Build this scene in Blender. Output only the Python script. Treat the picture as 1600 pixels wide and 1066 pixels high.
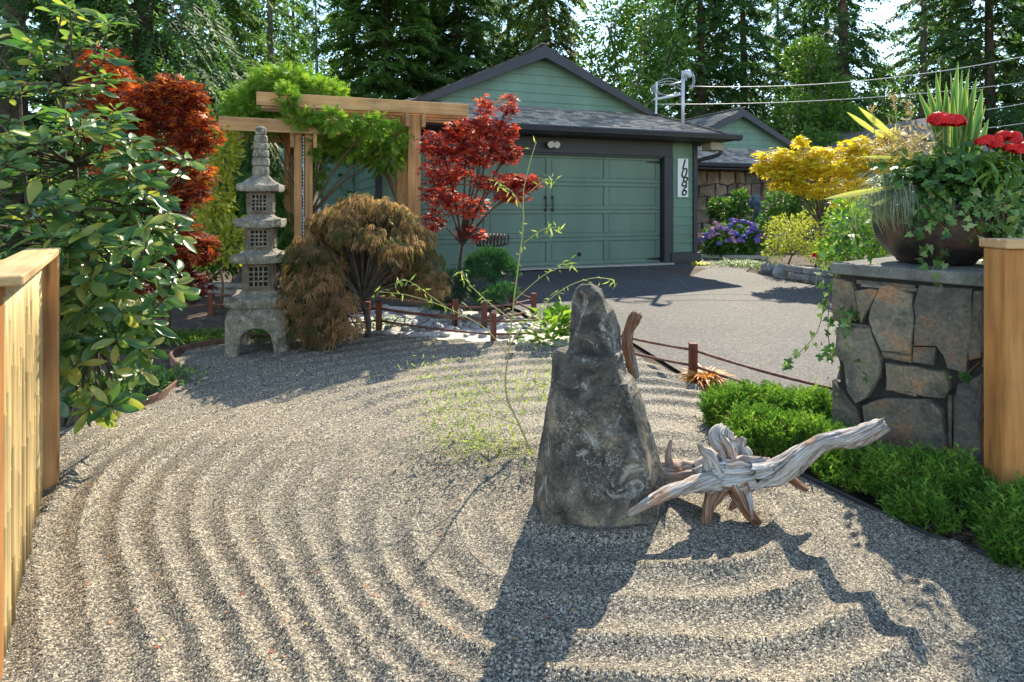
import bpy, bmesh, math, random
import numpy as np
from mathutils import Vector, Matrix, noise

# ---------------------------------------------------------------- camera, sky, sun, exposure
scene = bpy.context.scene
for o in list(bpy.data.objects):
    bpy.data.objects.remove(o)
F, HOR, CAMZ = 950.0, 325.0, 1.55          # focal length in 1600-wide pixels, horizon row, eye height
cam = bpy.data.cameras.new('camera')
cam.sensor_width = 36.0
cam.lens = F / 1600.0 * 36.0
cam.shift_y = -(533.0 - HOR) / 1600.0
cam.clip_start = 0.05
cam.clip_end = 2000.0
camera = bpy.data.objects.new('camera', cam)
scene.collection.objects.link(camera)
camera.location = (0, 0, CAMZ)
camera.rotation_euler = (math.radians(90), 0, 0)
scene.camera = camera

SUN_AZ = math.radians(21.0)      # from the view direction (+y) towards +x
SUN_EL = math.radians(43.0)
world = bpy.data.worlds.new('World')
scene.world = world
world.use_nodes = True
wn, wl = world.node_tree.nodes, world.node_tree.links
wn.clear()
wout = wn.new('ShaderNodeOutputWorld')
wbg = wn.new('ShaderNodeBackground')
wbg.inputs['Strength'].default_value = 0.15
sky = wn.new('ShaderNodeTexSky')
sky.sky_type = 'NISHITA'
sky.sun_disc = False
sky.sun_elevation = SUN_EL
sky.sun_rotation = SUN_AZ
sky.air_density = 1.0
sky.dust_density = 0.1
sky.ozone_density = 4.0
# loose white cloud all over the sky
wtc = wn.new('ShaderNodeTexCoord')
wno = wn.new('ShaderNodeTexNoise')
wno.inputs['Scale'].default_value = 5.0
wno.inputs['Detail'].default_value = 7.0
wno.inputs['Roughness'].default_value = 0.6
wrp = wn.new('ShaderNodeValToRGB')
wrp.color_ramp.elements[0].position = 0.57
wrp.color_ramp.elements[0].color = (0, 0, 0, 1)
wrp.color_ramp.elements[1].position = 0.85
wrp.color_ramp.elements[1].color = (0.75, 0.75, 0.75, 1)
wmx = wn.new('ShaderNodeMix')
wmx.data_type = 'RGBA'
wmx.inputs[7].default_value = (6.6, 6.4, 6.2, 1)
wl.new(wtc.outputs['Generated'], wno.inputs['Vector'])
wl.new(wno.outputs['Fac'], wrp.inputs['Fac'])
wl.new(wrp.outputs['Color'], wmx.inputs[0])
wl.new(sky.outputs['Color'], wmx.inputs[6])
wti = wn.new('ShaderNodeMix')          # slight warm tint, as the camera's white balance
wti.data_type = 'RGBA'
wti.blend_type = 'MULTIPLY'
wti.inputs[0].default_value = 1.0
wti.inputs[7].default_value = (1.10, 1.0, 0.84, 1)
wl.new(wmx.outputs[2], wti.inputs[6])
wl.new(wti.outputs[2], wbg.inputs['Color'])
wl.new(wbg.outputs['Background'], wout.inputs['Surface'])

sl = bpy.data.lights.new('sun', 'SUN')
sl.energy = 3.0
sl.angle = math.radians(0.53)
sl.color = (1.0, 0.90, 0.70)
sun = bpy.data.objects.new('sun', sl)
scene.collection.objects.link(sun)
sd = Vector((math.sin(SUN_AZ) * math.cos(SUN_EL), math.cos(SUN_AZ) * math.cos(SUN_EL), math.sin(SUN_EL)))
sun.rotation_euler = (-sd).to_track_quat('-Z', 'Y').to_euler()
sun.location = sd * 30

vs = scene.view_settings
vs.view_transform = 'Standard'
vs.look = 'None'
vs.exposure = 1.76
vs.gamma = 1.0
vs.use_curve_mapping = False
cy = scene.cycles
cy.max_bounces = 6
cy.diffuse_bounces = 3
cy.glossy_bounces = 2
cy.transmission_bounces = 3
cy.transparent_max_bounces = 4
cy.use_denoising = True
cy.caustics_reflective = False
cy.caustics_refractive = False

# ---------------------------------------------------------------- helpers
RNG = np.random.default_rng(11)
random.seed(5)
COL = scene.collection
W = {}                       # world position of every object's origin

def at(px, py, d):
    return Vector(((px - 800) / F * d, d, CAMZ + (HOR - py) / F * d))

def gz(x, y):
    return 0.047 * min(max(y - 2.0, -3.0), 9.5)

def gzn(y):
    return 0.047 * np.clip(y - 2.0, -3.0, 9.5)

def gpt(px, py):
    d = 1.644 / ((py - HOR) / F + 0.047)
    return Vector(((px - 800) / F * d, d, gz(0, d)))

def ground(px, d):
    x = (px - 800) / F * d
    return Vector((x, d, gz(x, d)))

def lin(r, g, b):
    def f(c):
        c /= 255.0
        return c / 12.92 if c <= 0.04045 else ((c + 0.055) / 1.055) ** 2.4
    return (f(r), f(g), f(b), 1.0)

def tag(o, label=None, cat=None, group=None, kind=None):
    if label: o['label'] = label
    if cat: o['category'] = cat
    if group: o['group'] = group
    if kind: o['kind'] = kind
    return o

def empty(name, loc, label=None, cat=None, group=None):
    o = bpy.data.objects.new(name, None)
    o.empty_display_size = 0.1
    COL.objects.link(o)
    o.location = loc
    W[o] = Vector(loc)
    return tag(o, label, cat, group)

def link(name, me, loc, parent=None):
    o = bpy.data.objects.new(name, me)
    COL.objects.link(o)
    loc = Vector(loc)
    W[o] = loc
    if parent is not None:
        o.parent = parent
        o.location = loc - W[parent]
    else:
        o.location = loc
    return o

class MB:
    """collects shapes in world coordinates; build() links them as ONE mesh object"""
    def __init__(self):
        self.v, self.f = [], []
    def add(self, vs, fs):
        b = len(self.v)
        self.v += [tuple(p) for p in vs]
        self.f += [tuple(i + b for i in f) for f in fs]
        return self
    def hexa(self, p):          # 8 points: bottom 4, top 4
        return self.add(p, [(3, 2, 1, 0), (4, 5, 6, 7), (0, 1, 5, 4), (1, 2, 6, 5), (2, 3, 7, 6), (3, 0, 4, 7)])
    def box(self, x0, x1, y0, y1, z0, z1, fr=None):
        p = [(x0, y0, z0), (x1, y0, z0), (x1, y1, z0), (x0, y1, z0), (x0, y0, z1), (x1, y0, z1), (x1, y1, z1), (x0, y1, z1)]
        if fr: p = [fr(*q) for q in p]
        return self.hexa(p)
    def bar(self, a, b, w, h, up=(0, 0, 1)):
        a, b = Vector(a), Vector(b)
        x = (b - a).normalized()
        y = Vector(up).cross(x)
        if y.length < 1e-5: y = Vector((1, 0, 0)).cross(x)
        y.normalize()
        z = x.cross(y)
        p = []
        for zz in (-h / 2, h / 2):
            for e, yy in ((a, -w / 2), (b, -w / 2), (b, w / 2), (a, w / 2)):
                p.append(e + y * yy + z * zz)
        return self.hexa(p)
    def prism(self, poly, off):     # poly 3-D points, extruded by vector off
        n = len(poly)
        off = Vector(off)
        a = [Vector(p) for p in poly]
        b = [p + off for p in a]
        fs = [tuple(range(n))[::-1], tuple(range(n, 2 * n))]
        fs += [(i, (i + 1) % n, n + (i + 1) % n, n + i) for i in range(n)]
        return self.add(a + b, fs)
    def tube(self, path, rad, seg=6, caps=True):
        path = [Vector(p) for p in path]
        n = len(path)
        if not hasattr(rad, '__len__'): rad = [rad] * n
        vs = []
        ref = Vector((0.13, 0.37, 0.92)).normalized()
        y = None
        for i, p in enumerate(path):
            t = (path[min(i + 1, n - 1)] - path[max(i - 1, 0)])
            t = t.normalized() if t.length > 1e-9 else Vector((0, 0, 1))
            if y is None:
                y = t.cross(ref)
                if y.length < 1e-3: y = t.cross(Vector((1, 0, 0)))
            else:
                y = y - t * y.dot(t)
            y.normalize()
            z = t.cross(y)
            for k in range(seg):
                a = 2 * math.pi * k / seg
                vs.append(p + (y * math.cos(a) + z * math.sin(a)) * rad[i])
        fs = []
        for i in range(n - 1):
            for k in range(seg):
                k2 = (k + 1) % seg
                fs.append((i * seg + k, i * seg + k2, (i + 1) * seg + k2, (i + 1) * seg + k))
        if caps:
            fs.append(tuple(range(seg))[::-1])
            fs.append(tuple(range((n - 1) * seg, n * seg)))
        return self.add(vs, fs)
    def lathe(self, prof, c, seg=24):
        vs, fs = [], []
        for r, z in prof:
            for k in range(seg):
                a = 2 * math.pi * k / seg
                vs.append((c[0] + r * math.cos(a), c[1] + r * math.sin(a), c[2] + z))
        n = len(prof)
        for i in range(n - 1):
            for k in range(seg):
                k2 = (k + 1) % seg
                fs.append((i * seg + k, i * seg + k2, (i + 1) * seg + k2, (i + 1) * seg + k))
        fs.append(tuple(range(seg))[::-1])
        fs.append(tuple(range((n - 1) * seg, n * seg)))
        return self.add(vs, fs)
    def mesh(self, name, origin, smooth=False, recalc=True):
        me = bpy.data.meshes.new(name)
        me.from_pydata([(p[0] - origin[0], p[1] - origin[1], p[2] - origin[2]) for p in self.v], [], self.f)
        if recalc:
            bm = bmesh.new(); bm.from_mesh(me)
            bmesh.ops.recalc_face_normals(bm, faces=bm.faces)
            bm.to_mesh(me); bm.free()
        if smooth:
            me.polygons.foreach_set('use_smooth', [True] * len(me.polygons))
        return me
    def build(self, name, mat, parent=None, smooth=False, bevel=0.0, origin=None, seg=1):
        a = np.array(self.v)
        if origin is None:
            origin = Vector(((a[:, 0].min() + a[:, 0].max()) / 2, (a[:, 1].min() + a[:, 1].max()) / 2, a[:, 2].min()))
        me = self.mesh(name, origin, smooth)
        if mat: me.materials.append(mat)
        o = link(name, me, origin, parent)
        if bevel:
            m = o.modifiers.new('bevel', 'BEVEL')
            m.width = bevel; m.segments = seg; m.limit_method = 'ANGLE'; m.angle_limit = math.radians(35)
        return o

def fast_mesh(name, co, tris, rnd=None):
    me = bpy.data.meshes.new(name)
    me.vertices.add(len(co)); me.vertices.foreach_set('co', np.ascontiguousarray(co, dtype=np.float32).ravel())
    k = tris.shape[1]
    me.loops.add(tris.size); me.loops.foreach_set('vertex_index', np.ascontiguousarray(tris, dtype=np.int32).ravel())
    me.polygons.add(len(tris)); me.polygons.foreach_set('loop_start', np.arange(0, tris.size, k, dtype=np.int32))
    me.update(calc_edges=True)
    if rnd is not None:
        at_ = me.attributes.new('rnd', 'FLOAT', 'POINT')
        at_.data.foreach_set('value', np.ascontiguousarray(rnd, dtype=np.float32))
    return me

def nrm(a):
    return a / np.maximum(np.linalg.norm(a, axis=1, keepdims=True), 1e-9)

def cloud(name, tmpl, pos, dirs, ups, size, mat, parent=None, rnd=None, origin=None, kind=None):
    """many leaves (copies of a template) as one mesh"""
    V, T = tmpl
    pos = np.asarray(pos, float); n = len(pos)
    X = nrm(np.asarray(dirs, float))
    Z = np.asarray(ups, float); Z = nrm(Z - X * (X * Z).sum(1, keepdims=True))
    Y = np.cross(Z, X)
    size = np.broadcast_to(np.asarray(size, float), (n,))
    co = pos[:, None, :] + size[:, None, None] * (V[None, :, 0:1] * X[:, None] + V[None, :, 1:2] * Y[:, None] + V[None, :, 2:3] * Z[:, None])
    tri = (T[None] + (np.arange(n) * len(V))[:, None, None]).reshape(-1, T.shape[1])
    if rnd is None: rnd = RNG.random(n)
    rr = np.repeat(rnd, len(V))
    if origin is None: origin = Vector((pos[:, 0].mean(), pos[:, 1].mean(), pos[:, 2].min()))
    me = fast_mesh(name, co.reshape(-1, 3) - np.array(origin)[None], tri, rr)
    me.materials.append(mat)
    o = link(name, me, origin, parent)
    if kind: o['kind'] = kind
    return o

def rvec(n):
    return nrm(RNG.normal(size=(n, 3)))

def ell(n, c, r, shell=0.0):
    """n points in an ellipsoid; shell 0 = solid, 1 = only the skin"""
    d = rvec(n)
    t = RNG.random(n) ** (1 / 3.0)
    t = shell + (1 - shell) * t if shell else t
    return np.array(c)[None] + d * t[:, None] * np.array(r)[None]

# ---------------------------------------------------------------- leaf templates: x along the leaf, y across, z its face
def T_leaf(w=0.36, fold=0.06, droop=0.1):
    V = np.array([(0, 0, 0), (.3, w * .42, fold), (.3, 0, 0), (.3, -w * .42, fold), (.65, w * .5, fold - droop * .4), (.65, 0, -droop * .4), (.65, -w * .5, fold - droop * .4), (1, 0, -droop)])
    T = np.array([(0, 2, 1), (0, 3, 2), (1, 2, 5), (1, 5, 4), (2, 3, 6), (2, 6, 5), (4, 5, 7), (5, 6, 7)])
    return V, T
def T_lobes(angs, lens, w=0.13, droop=0.12):
    V, T = [(0, 0, 0)], []
    for a, l in zip(angs, lens):
        a = math.radians(a); c, s = math.cos(a), math.sin(a)
        b = len(V)
        V += [(c * l * .5 - s * w, s * l * .5 + c * w, -droop * .2), (c * l, s * l, -droop * l), (c * l * .5 + s * w, s * l * .5 - c * w, -droop * .2)]
        T += [(0, b + 1, b), (0, b + 2, b + 1)]
    return np.array(V), np.array(T)
def T_spray(n=4, droop=0.15, w=0.06):
    V, T = [], []
    V += [(0, w, 0), (0, -w, 0), (1, 0, -droop)]; T += [(0, 1, 2)]
    for i in range(n):
        x = .1 + .75 * i / n; l = .5 * (1 - .55 * i / n)
        for s in (-1, 1):
            b = len(V)
            V += [(x, 0, -droop * x * x), (x + w * 2.0, 0, -droop * x * x), (x + l * .62, s * l * .8, -droop * x - .08)]
            T += [(b, b + 1, b + 2)]
    return np.array(V), np.array(T)
T_SMALL = (np.array([(0, 0, 0), (.5, .26, .04), (1, 0, -.06), (.5, -.26, .04)]), np.array([(0, 2, 1), (0, 3, 2)]))
T_NARROW = (np.array([(0, 0, 0), (.45, .09, .02), (1, 0, -.12), (.45, -.09, .02)]), np.array([(0, 2, 1), (0, 3, 2)]))
T_MAPLE = T_lobes([-105, -52, 0, 52, 105], [.5, .85, 1.0, .85, .5], .15)
T_LACE = T_lobes([-60, -30, -6, 20, 50], [.65, .9, 1.0, .92, .6], .034, .45)
T_IVY = T_lobes([-95, -45, 0, 45, 95], [.5, .62, 1.0, .62, .5], .2, .1)
T_LEAF = T_leaf()
T_SPRAY = T_spray(4)
T_SPRAY3 = T_spray(3, .2, .09)
def T_blade(seg=5, w=0.05, bend=0.5):
    V, T = [], []
    for i in range(seg + 1):
        t = i / seg
        ww = w * (1 - t ** 2.2) + 0.002
        a = bend * t
        V += [(t * math.cos(a), ww, t * math.sin(a) * -1), (t * math.cos(a), -ww, t * math.sin(a) * -1)]
    for i in range(seg):
        b = 2 * i
        T += [(b, b + 1, b + 3), (b, b + 3, b + 2)]
    return np.array(V), np.array(T)

# ---------------------------------------------------------------- materials
MATS = {}
def newmat(name):
    m = bpy.data.materials.new(name); m.use_nodes = True
    nt = m.node_tree; nt.nodes.clear()
    out = nt.nodes.new('ShaderNodeOutputMaterial')
    MATS[name] = m
    return m, nt.nodes, nt.links, out

def ramp(nodes, cols, lo=0.0, hi=1.0):
    r = nodes.new('ShaderNodeValToRGB')
    e = r.color_ramp.elements
    n = len(cols)
    for i, c in enumerate(cols):
        p = lo + (hi - lo) * i / max(n - 1, 1)
        if i < 2: e[i].position = p; e[i].color = c
        else:
            x = e.new(p); x.color = c
    return r

def leafmat(name, cols, rough=0.5, trans=0.35, spec=0.3, tcol=1.5, objrand=False):
    m, n, l, out = newmat(name)
    if objrand:
        a = n.new('ShaderNodeObjectInfo'); src = a.outputs['Random']
    else:
        a = n.new('ShaderNodeAttribute'); a.attribute_name = 'rnd'; src = a.outputs['Fac']
    r = ramp(n, cols)
    l.new(src, r.inputs['Fac'])
    p = n.new('ShaderNodeBsdfPrincipled')
    p.inputs['Roughness'].default_value = rough
    p.inputs['Specular IOR Level'].default_value = spec
    l.new(r.outputs['Color'], p.inputs['Base Color'])
    t = n.new('ShaderNodeBsdfTranslucent')
    mul = n.new('ShaderNodeMix'); mul.data_type = 'RGBA'; mul.blend_type = 'MULTIPLY'
    mul.inputs[0].default_value = 1.0
    mul.inputs[7].default_value = (tcol, tcol * 1.05, tcol * 0.6, 1)
    l.new(r.outputs['Color'], mul.inputs[6])
    l.new(mul.outputs[2], t.inputs['Color'])
    mx = n.new('ShaderNodeMixShader'); mx.inputs['Fac'].default_value = trans
    l.new(p.outputs[0], mx.inputs[1]); l.new(t.outputs[0], mx.inputs[2])
    l.new(mx.outputs[0], out.inputs['Surface'])
    return m

def coords(n, l, scale=(1, 1, 1), rot=(0, 0, 0), world=True, loc=(0, 0, 0)):
    if world:
        g = n.new('ShaderNodeNewGeometry'); o = g.outputs['Position']
    else:
        g = n.new('ShaderNodeTexCoord'); o = g.outputs['Object']
    mp = n.new('ShaderNodeMapping')
    mp.inputs['Scale'].default_value = scale
    mp.inputs['Rotation'].default_value = rot
    mp.inputs['Location'].default_value = loc
    l.new(o, mp.inputs['Vector'])
    return mp.outputs[0]

def noisetex(n, l, vec, scale, detail=4, rough=0.55, dist=0.0):
    t = n.new('ShaderNodeTexNoise')
    t.inputs['Scale'].default_value = scale; t.inputs['Detail'].default_value = detail
    t.inputs['Roughness'].default_value = rough; t.inputs['Distortion'].default_value = dist
    l.new(vec, t.inputs['Vector'])
    return t

def mixc(n, l, fac, a, b, mode='MIX'):
    m = n.new('ShaderNodeMix'); m.data_type = 'RGBA'; m.blend_type = mode
    for sock, val in ((0, fac), (6, a), (7, b)):
        if isinstance(val, bpy.types.NodeSocket): l.new(val, m.inputs[sock])
        else: m.inputs[sock].default_value = val
    return m.outputs[2]

def stonemat(name, cols, scale=6.0, bump=0.4, rough=0.85, lichen=None, fine=60.0, lo=0.3, hi=0.7, lich_amt=0.58, world=True, objvar=0.0):
    m, n, l, out = newmat(name)
    v = coords(n, l, world=world)
    a = noisetex(n, l, v, scale, 8, 0.62, 0.6)
    r = ramp(n, cols, lo, hi)
    l.new(a.outputs['Fac'], r.inputs['Fac'])
    f = noisetex(n, l, v, fine, 6, 0.7)
    r2 = ramp(n, [(.55, .55, .55, 1), (1.25, 1.25, 1.25, 1)], .3, .7)
    l.new(f.outputs['Fac'], r2.inputs['Fac'])
    c = mixc(n, l, 1.0, r.outputs['Color'], r2.outputs['Color'], 'MULTIPLY')
    if lichen:
        b = noisetex(n, l, v, scale * 2.3, 8, 0.7, 0.3)
        r3 = ramp(n, [(0, 0, 0, 1), (1, 1, 1, 1)], lich_amt, lich_amt + .08)
        l.new(b.outputs['Fac'], r3.inputs['Fac'])
        c = mixc(n, l, r3.outputs['Color'], c, lichen)
    if objvar:
        oi = n.new('ShaderNodeObjectInfo')
        ro = ramp(n, [(1 - objvar, 1 - objvar, 1 - objvar * .8, 1), (1 + objvar * .6, 1, 1 - objvar * .6, 1), (1 + objvar, 1 + objvar * .9, 1 + objvar * .8, 1)])
        l.new(oi.outputs['Random'], ro.inputs['Fac'])
        c = mixc(n, l, 1.0, c, ro.outputs['Color'], 'MULTIPLY')
    p = n.new('ShaderNodeBsdfPrincipled')
    p.inputs['Roughness'].default_value = rough
    l.new(c, p.inputs['Base Color'])
    bm_ = n.new('ShaderNodeBump'); bm_.inputs['Strength'].default_value = bump; bm_.inputs['Distance'].default_value = 0.02
    ad = n.new('ShaderNodeMath'); ad.operation = 'ADD'
    l.new(a.outputs['Fac'], ad.inputs[0]); l.new(f.outputs['Fac'], ad.inputs[1])
    l.new(ad.outputs[0], bm_.inputs['Height']); l.new(bm_.outputs[0], p.inputs['Normal'])
    l.new(p.outputs[0], out.inputs['Surface'])
    return m

def woodmat(name, cols, axis='z', ang=0.0, grain=22.0, rough=0.65, bump=0.15, knots=True, objvar=0.12):
    m, n, l, out = newmat(name)
    sc = {'z': (grain, grain, 1.2), 'x': (1.2, grain, grain)}[axis]
    g = n.new('ShaderNodeNewGeometry')
    rt = n.new('ShaderNodeVectorRotate'); rt.rotation_type = 'Z_AXIS'; rt.inputs['Angle'].default_value = -ang
    l.new(g.outputs['Position'], rt.inputs['Vector'])
    mp = n.new('ShaderNodeMapping'); mp.inputs['Scale'].default_value = sc
    l.new(rt.outputs[0], mp.inputs['Vector'])
    a = noisetex(n, l, mp.outputs[0], 1.0, 6, 0.6, 0.4)
    r = ramp(n, cols, .3, .72)
    l.new(a.outputs['Fac'], r.inputs['Fac'])
    c = r.outputs['Color']
    if knots:
        mp2 = n.new('ShaderNodeMapping'); mp2.inputs['Scale'].default_value = tuple(s * .35 + 1.0 for s in sc)
        l.new(rt.outputs[0], mp2.inputs['Vector'])
        vo = n.new('ShaderNodeTexVoronoi'); vo.inputs['Scale'].default_value = 1.0
        l.new(mp2.outputs[0], vo.inputs['Vector'])
        rk = ramp(n, [(1, 1, 1, 1), (0, 0, 0, 1)], .06, .16)
        l.new(vo.outputs['Distance'], rk.inputs['Fac'])
        dark = tuple(x * .38 for x in cols[0][:3]) + (1,)
        c = mixc(n, l, rk.outputs['Color'], c, dark)
    big = noisetex(n, l, g.outputs['Position'], 2.2, 3)
    rb = ramp(n, [(.72, .72, .75, 1), (1.18, 1.15, 1.1, 1)], .3, .7)
    l.new(big.outputs['Fac'], rb.inputs['Fac'])
    c = mixc(n, l, 1.0, c, rb.outputs['Color'], 'MULTIPLY')
    if objvar:
        oi = n.new('ShaderNodeObjectInfo')
        ro = ramp(n, [(1 - objvar,) * 3 + (1,), (1 + objvar,) * 3 + (1,)])
        l.new(oi.outputs['Random'], ro.inputs['Fac'])
        c = mixc(n, l, 1.0, c, ro.outputs['Color'], 'MULTIPLY')
    p = n.new('ShaderNodeBsdfPrincipled'); p.inputs['Roughness'].default_value = rough
    p.inputs['Specular IOR Level'].default_value = 0.3
    l.new(c, p.inputs['Base Color'])
    b = n.new('ShaderNodeBump'); b.inputs['Strength'].default_value = bump; b.inputs['Distance'].default_value = 0.01
    l.new(a.outputs['Fac'], b.inputs['Height']); l.new(b.outputs[0], p.inputs['Normal'])
    l.new(p.outputs[0], out.inputs['Surface'])
    return m

def paint(name, col, rough=0.5, var=0.12, scale=3.0, metal=0.0, bump=0.05, spec=0.4, streak=True):
    m, n, l, out = newmat(name)
    v = coords(n, l, (1, 1, .35) if streak else (1, 1, 1))
    a = noisetex(n, l, v, scale, 6, 0.65)
    r = ramp(n, [tuple(x * (1 - var) for x in col[:3]) + (1,), tuple(x * (1 + var) for x in col[:3]) + (1,)], .3, .7)
    l.new(a.outputs['Fac'], r.inputs['Fac'])
    p = n.new('ShaderNodeBsdfPrincipled'); p.inputs['Roughness'].default_value = rough
    p.inputs['Metallic'].default_value = metal; p.inputs['Specular IOR Level'].default_value = spec
    l.new(r.outputs['Color'], p.inputs['Base Color'])
    f = noisetex(n, l, coords(n, l), 90.0, 3)
    b = n.new('ShaderNodeBump'); b.inputs['Strength'].default_value = bump; b.inputs['Distance'].default_value = 0.005
    l.new(f.outputs['Fac'], b.inputs['Height']); l.new(b.outputs[0], p.inputs['Normal'])
    l.new(p.outputs[0], out.inputs['Surface'])
    return m

def gravelmat(name, cols, cell=140.0, patch=None, bump=0.8, rough=0.8, contrast=True):
    """coloured little stones: one random colour per voronoi cell"""
    m, n, l, out = newmat(name)
    v = coords(n, l)
    vo = n.new('ShaderNodeTexVoronoi'); vo.inputs['Scale'].default_value = cell
    l.new(v, vo.inputs['Vector'])
    sp = n.new('ShaderNodeSeparateColor'); l.new(vo.outputs['Color'], sp.inputs[0])
    r = ramp(n, cols); r.color_ramp.interpolation = 'LINEAR'
    l.new(sp.outputs[0], r.inputs['Fac'])
    c = r.outputs['Color']
    if patch:
        a = noisetex(n, l, v, patch[0], 5, .6)
        rp = ramp(n, [patch[1], patch[2]], .35, .65)
        l.new(a.outputs['Fac'], rp.inputs['Fac'])
        c = mixc(n, l, 1.0, c, rp.outputs['Color'], 'MULTIPLY')
    p = n.new('ShaderNodeBsdfPrincipled'); p.inputs['Roughness'].default_value = rough
    l.new(c, p.inputs['Base Color'])
    b = n.new('ShaderNodeBump'); b.inputs['Strength'].default_value = bump; b.inputs['Distance'].default_value = 0.6 / cell; b.invert = True
    l.new(vo.outputs['Distance'], b.inputs['Height']); l.new(b.outputs[0], p.inputs['Normal'])
    l.new(p.outputs[0], out.inputs['Surface'])
    return m

GREEN = leafmat('leaf_green', [(.025, .075, .015, 1), (.06, .15, .025, 1), (.12, .23, .04, 1)], trans=.4)
LIME = leafmat('leaf_lime', [(.04, .11, .015, 1), (.11, .23, .025, 1), (.20, .33, .04, 1), (.34, .44, .07, 1)], trans=.4)
CONIFER = leafmat('needle_dark', [(.03, .075, .026, 1), (.07, .145, .045, 1), (.14, .22, .065, 1)], rough=.6, trans=.45)
CONIFER2 = leafmat('needle_mid', [(.04, .09, .026, 1), (.095, .18, .045, 1), (.18, .27, .07, 1)], rough=.6, trans=.45)
CONIFER3 = leafmat('needle_yellowish', [(.05, .09, .02, 1), (.10, .16, .03, 1), (.17, .22, .045, 1)], rough=.6, trans=.35)
BIGLEAF = leafmat('leaf_broad', [(.03, .08, .015, 1), (.07, .15, .025, 1), (.13, .22, .035, 1)], trans=.4)
BARK = stonemat('bark', [(.03, .022, .016, 1), (.10, .075, .055, 1), (.16, .13, .10, 1)], 9.0, .7, .9)
BARKGREY = stonemat('bark_grey', [(.10, .085, .07, 1), (.22, .20, .17, 1), (.30, .28, .25, 1)], 9.0, .6, .9)
TWIG = paint('twig', (.16, .10, .06, 1), .8)
ORANGEMAPLE = leafmat('maple_orange', [(.05, .012, .014, 1), (.14, .022, .016, 1), (.36, .055, .02, 1), (.62, .19, .05, 1)], trans=.45, tcol=1.25)
REDMAPLE = leafmat('maple_red', [(.06, .014, .02, 1), (.22, .024, .024, 1), (.54, .05, .03, 1), (.66, .19, .13, 1)], trans=.5, tcol=1.3)
LACEMAPLE = leafmat('maple_lace', [(.075, .12, .035, 1), (.15, .15, .06, 1), (.38, .21, .11, 1), (.66, .40, .24, 1)], trans=.45, tcol=1.3)
YELMAPLE = leafmat('maple_yellow', [(.38, .34, .02, 1), (.68, .50, .03, 1), (.82, .66, .08, 1)], trans=.5, tcol=1.2)
CHART = leafmat('leaf_chartreuse', [(.25, .30, .02, 1), (.45, .47, .05, 1), (.60, .58, .16, 1)], trans=.4, tcol=1.15)
# ---------------------------------------------------------------- the setting
def poly_mesh(name, pts, mat, dz, kind='structure'):
    m = MB()
    m.add([(p[0], p[1], gz(p[0], p[1]) + dz) for p in pts], [tuple(range(len(pts)))])
    o = m.build(name, mat)
    tag(o, kind=kind)
    return o

def inpoly(x, y, poly):
    ins = np.zeros(x.shape, bool)
    n = len(poly)
    for i in range(n):
        x1, y1 = poly[i][0], poly[i][1]; x2, y2 = poly[(i + 1) % n][0], poly[(i + 1) % n][1]
        c = ((y1 > y) != (y2 > y)) & (x < (x2 - x1) * (y - y1) / (y2 - y1 + 1e-12) + x1)
        ins ^= c
    return ins

SOIL = stonemat('soil', [(.035, .022, .014, 1), (.075, .05, .033, 1), (.12, .085, .06, 1)], 7.0, .8, .95, fine=45)
# one sheet to the horizon
m = MB()
ys = [-60, -1, 2, 5, 8, 11.5, 13, 20, 60, 400]
xs = [-400, -40, -8, -3, 0, 3, 8, 40, 400]
vs = [(x, y, gz(x, y) - 0.035) for y in ys for x in xs]
fs = [(j * len(xs) + i, j * len(xs) + i + 1, (j + 1) * len(xs) + i + 1, (j + 1) * len(xs) + i) for j in range(len(ys) - 1) for i in range(len(xs) - 1)]
m.add(vs, fs)
tag(m.build('ground', SOIL, origin=Vector((0, 0, 0))), kind='structure')

# driveway of exposed aggregate
DRIVE = gravelmat('aggregate', [(.018, .016, .016, 1), (.042, .038, .037, 1), (.072, .066, .064, 1), (.13, .12, .116, 1)], 70.0,
                  (0.9, (.74, .74, .77, 1), (1.14, 1.08, 1.03, 1)), .5)
dp = [gpt(985, 532), gpt(1083, 592), gpt(1200, 634), gpt(1330, 678), Vector((2.9, 4.75, 0)), Vector((6.5, 4.2, 0)), Vector((7.0, 8.0, 0)),
      gpt(1290, 446), gpt(1232, 437), gpt(1165, 424), gpt(1185, 406), gpt(1200, 397), gpt(1088, 394), Vector((3.9, 12.42, 0)), Vector((-2.0, 10.22, 0)), gpt(690, 440), gpt(812, 484), gpt(835, 502), gpt(905, 518)]
poly_mesh('driveway', dp, DRIVE, -0.005)

# pale concrete kerb strip in front of the hydrangea bed
KERB = stonemat('kerb_concrete', [(.36, .33, .29, 1), (.46, .43, .39, 1)], 9, .2, .9)
m = MB(); a, b = gpt(1092, 396), gpt(1200, 399)
m.bar((a.x, a.y, a.z + .03), (b.x, b.y, b.z + .03), .16, .08)
tag(m.build('kerb', KERB, bevel=.015), kind='structure')

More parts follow.
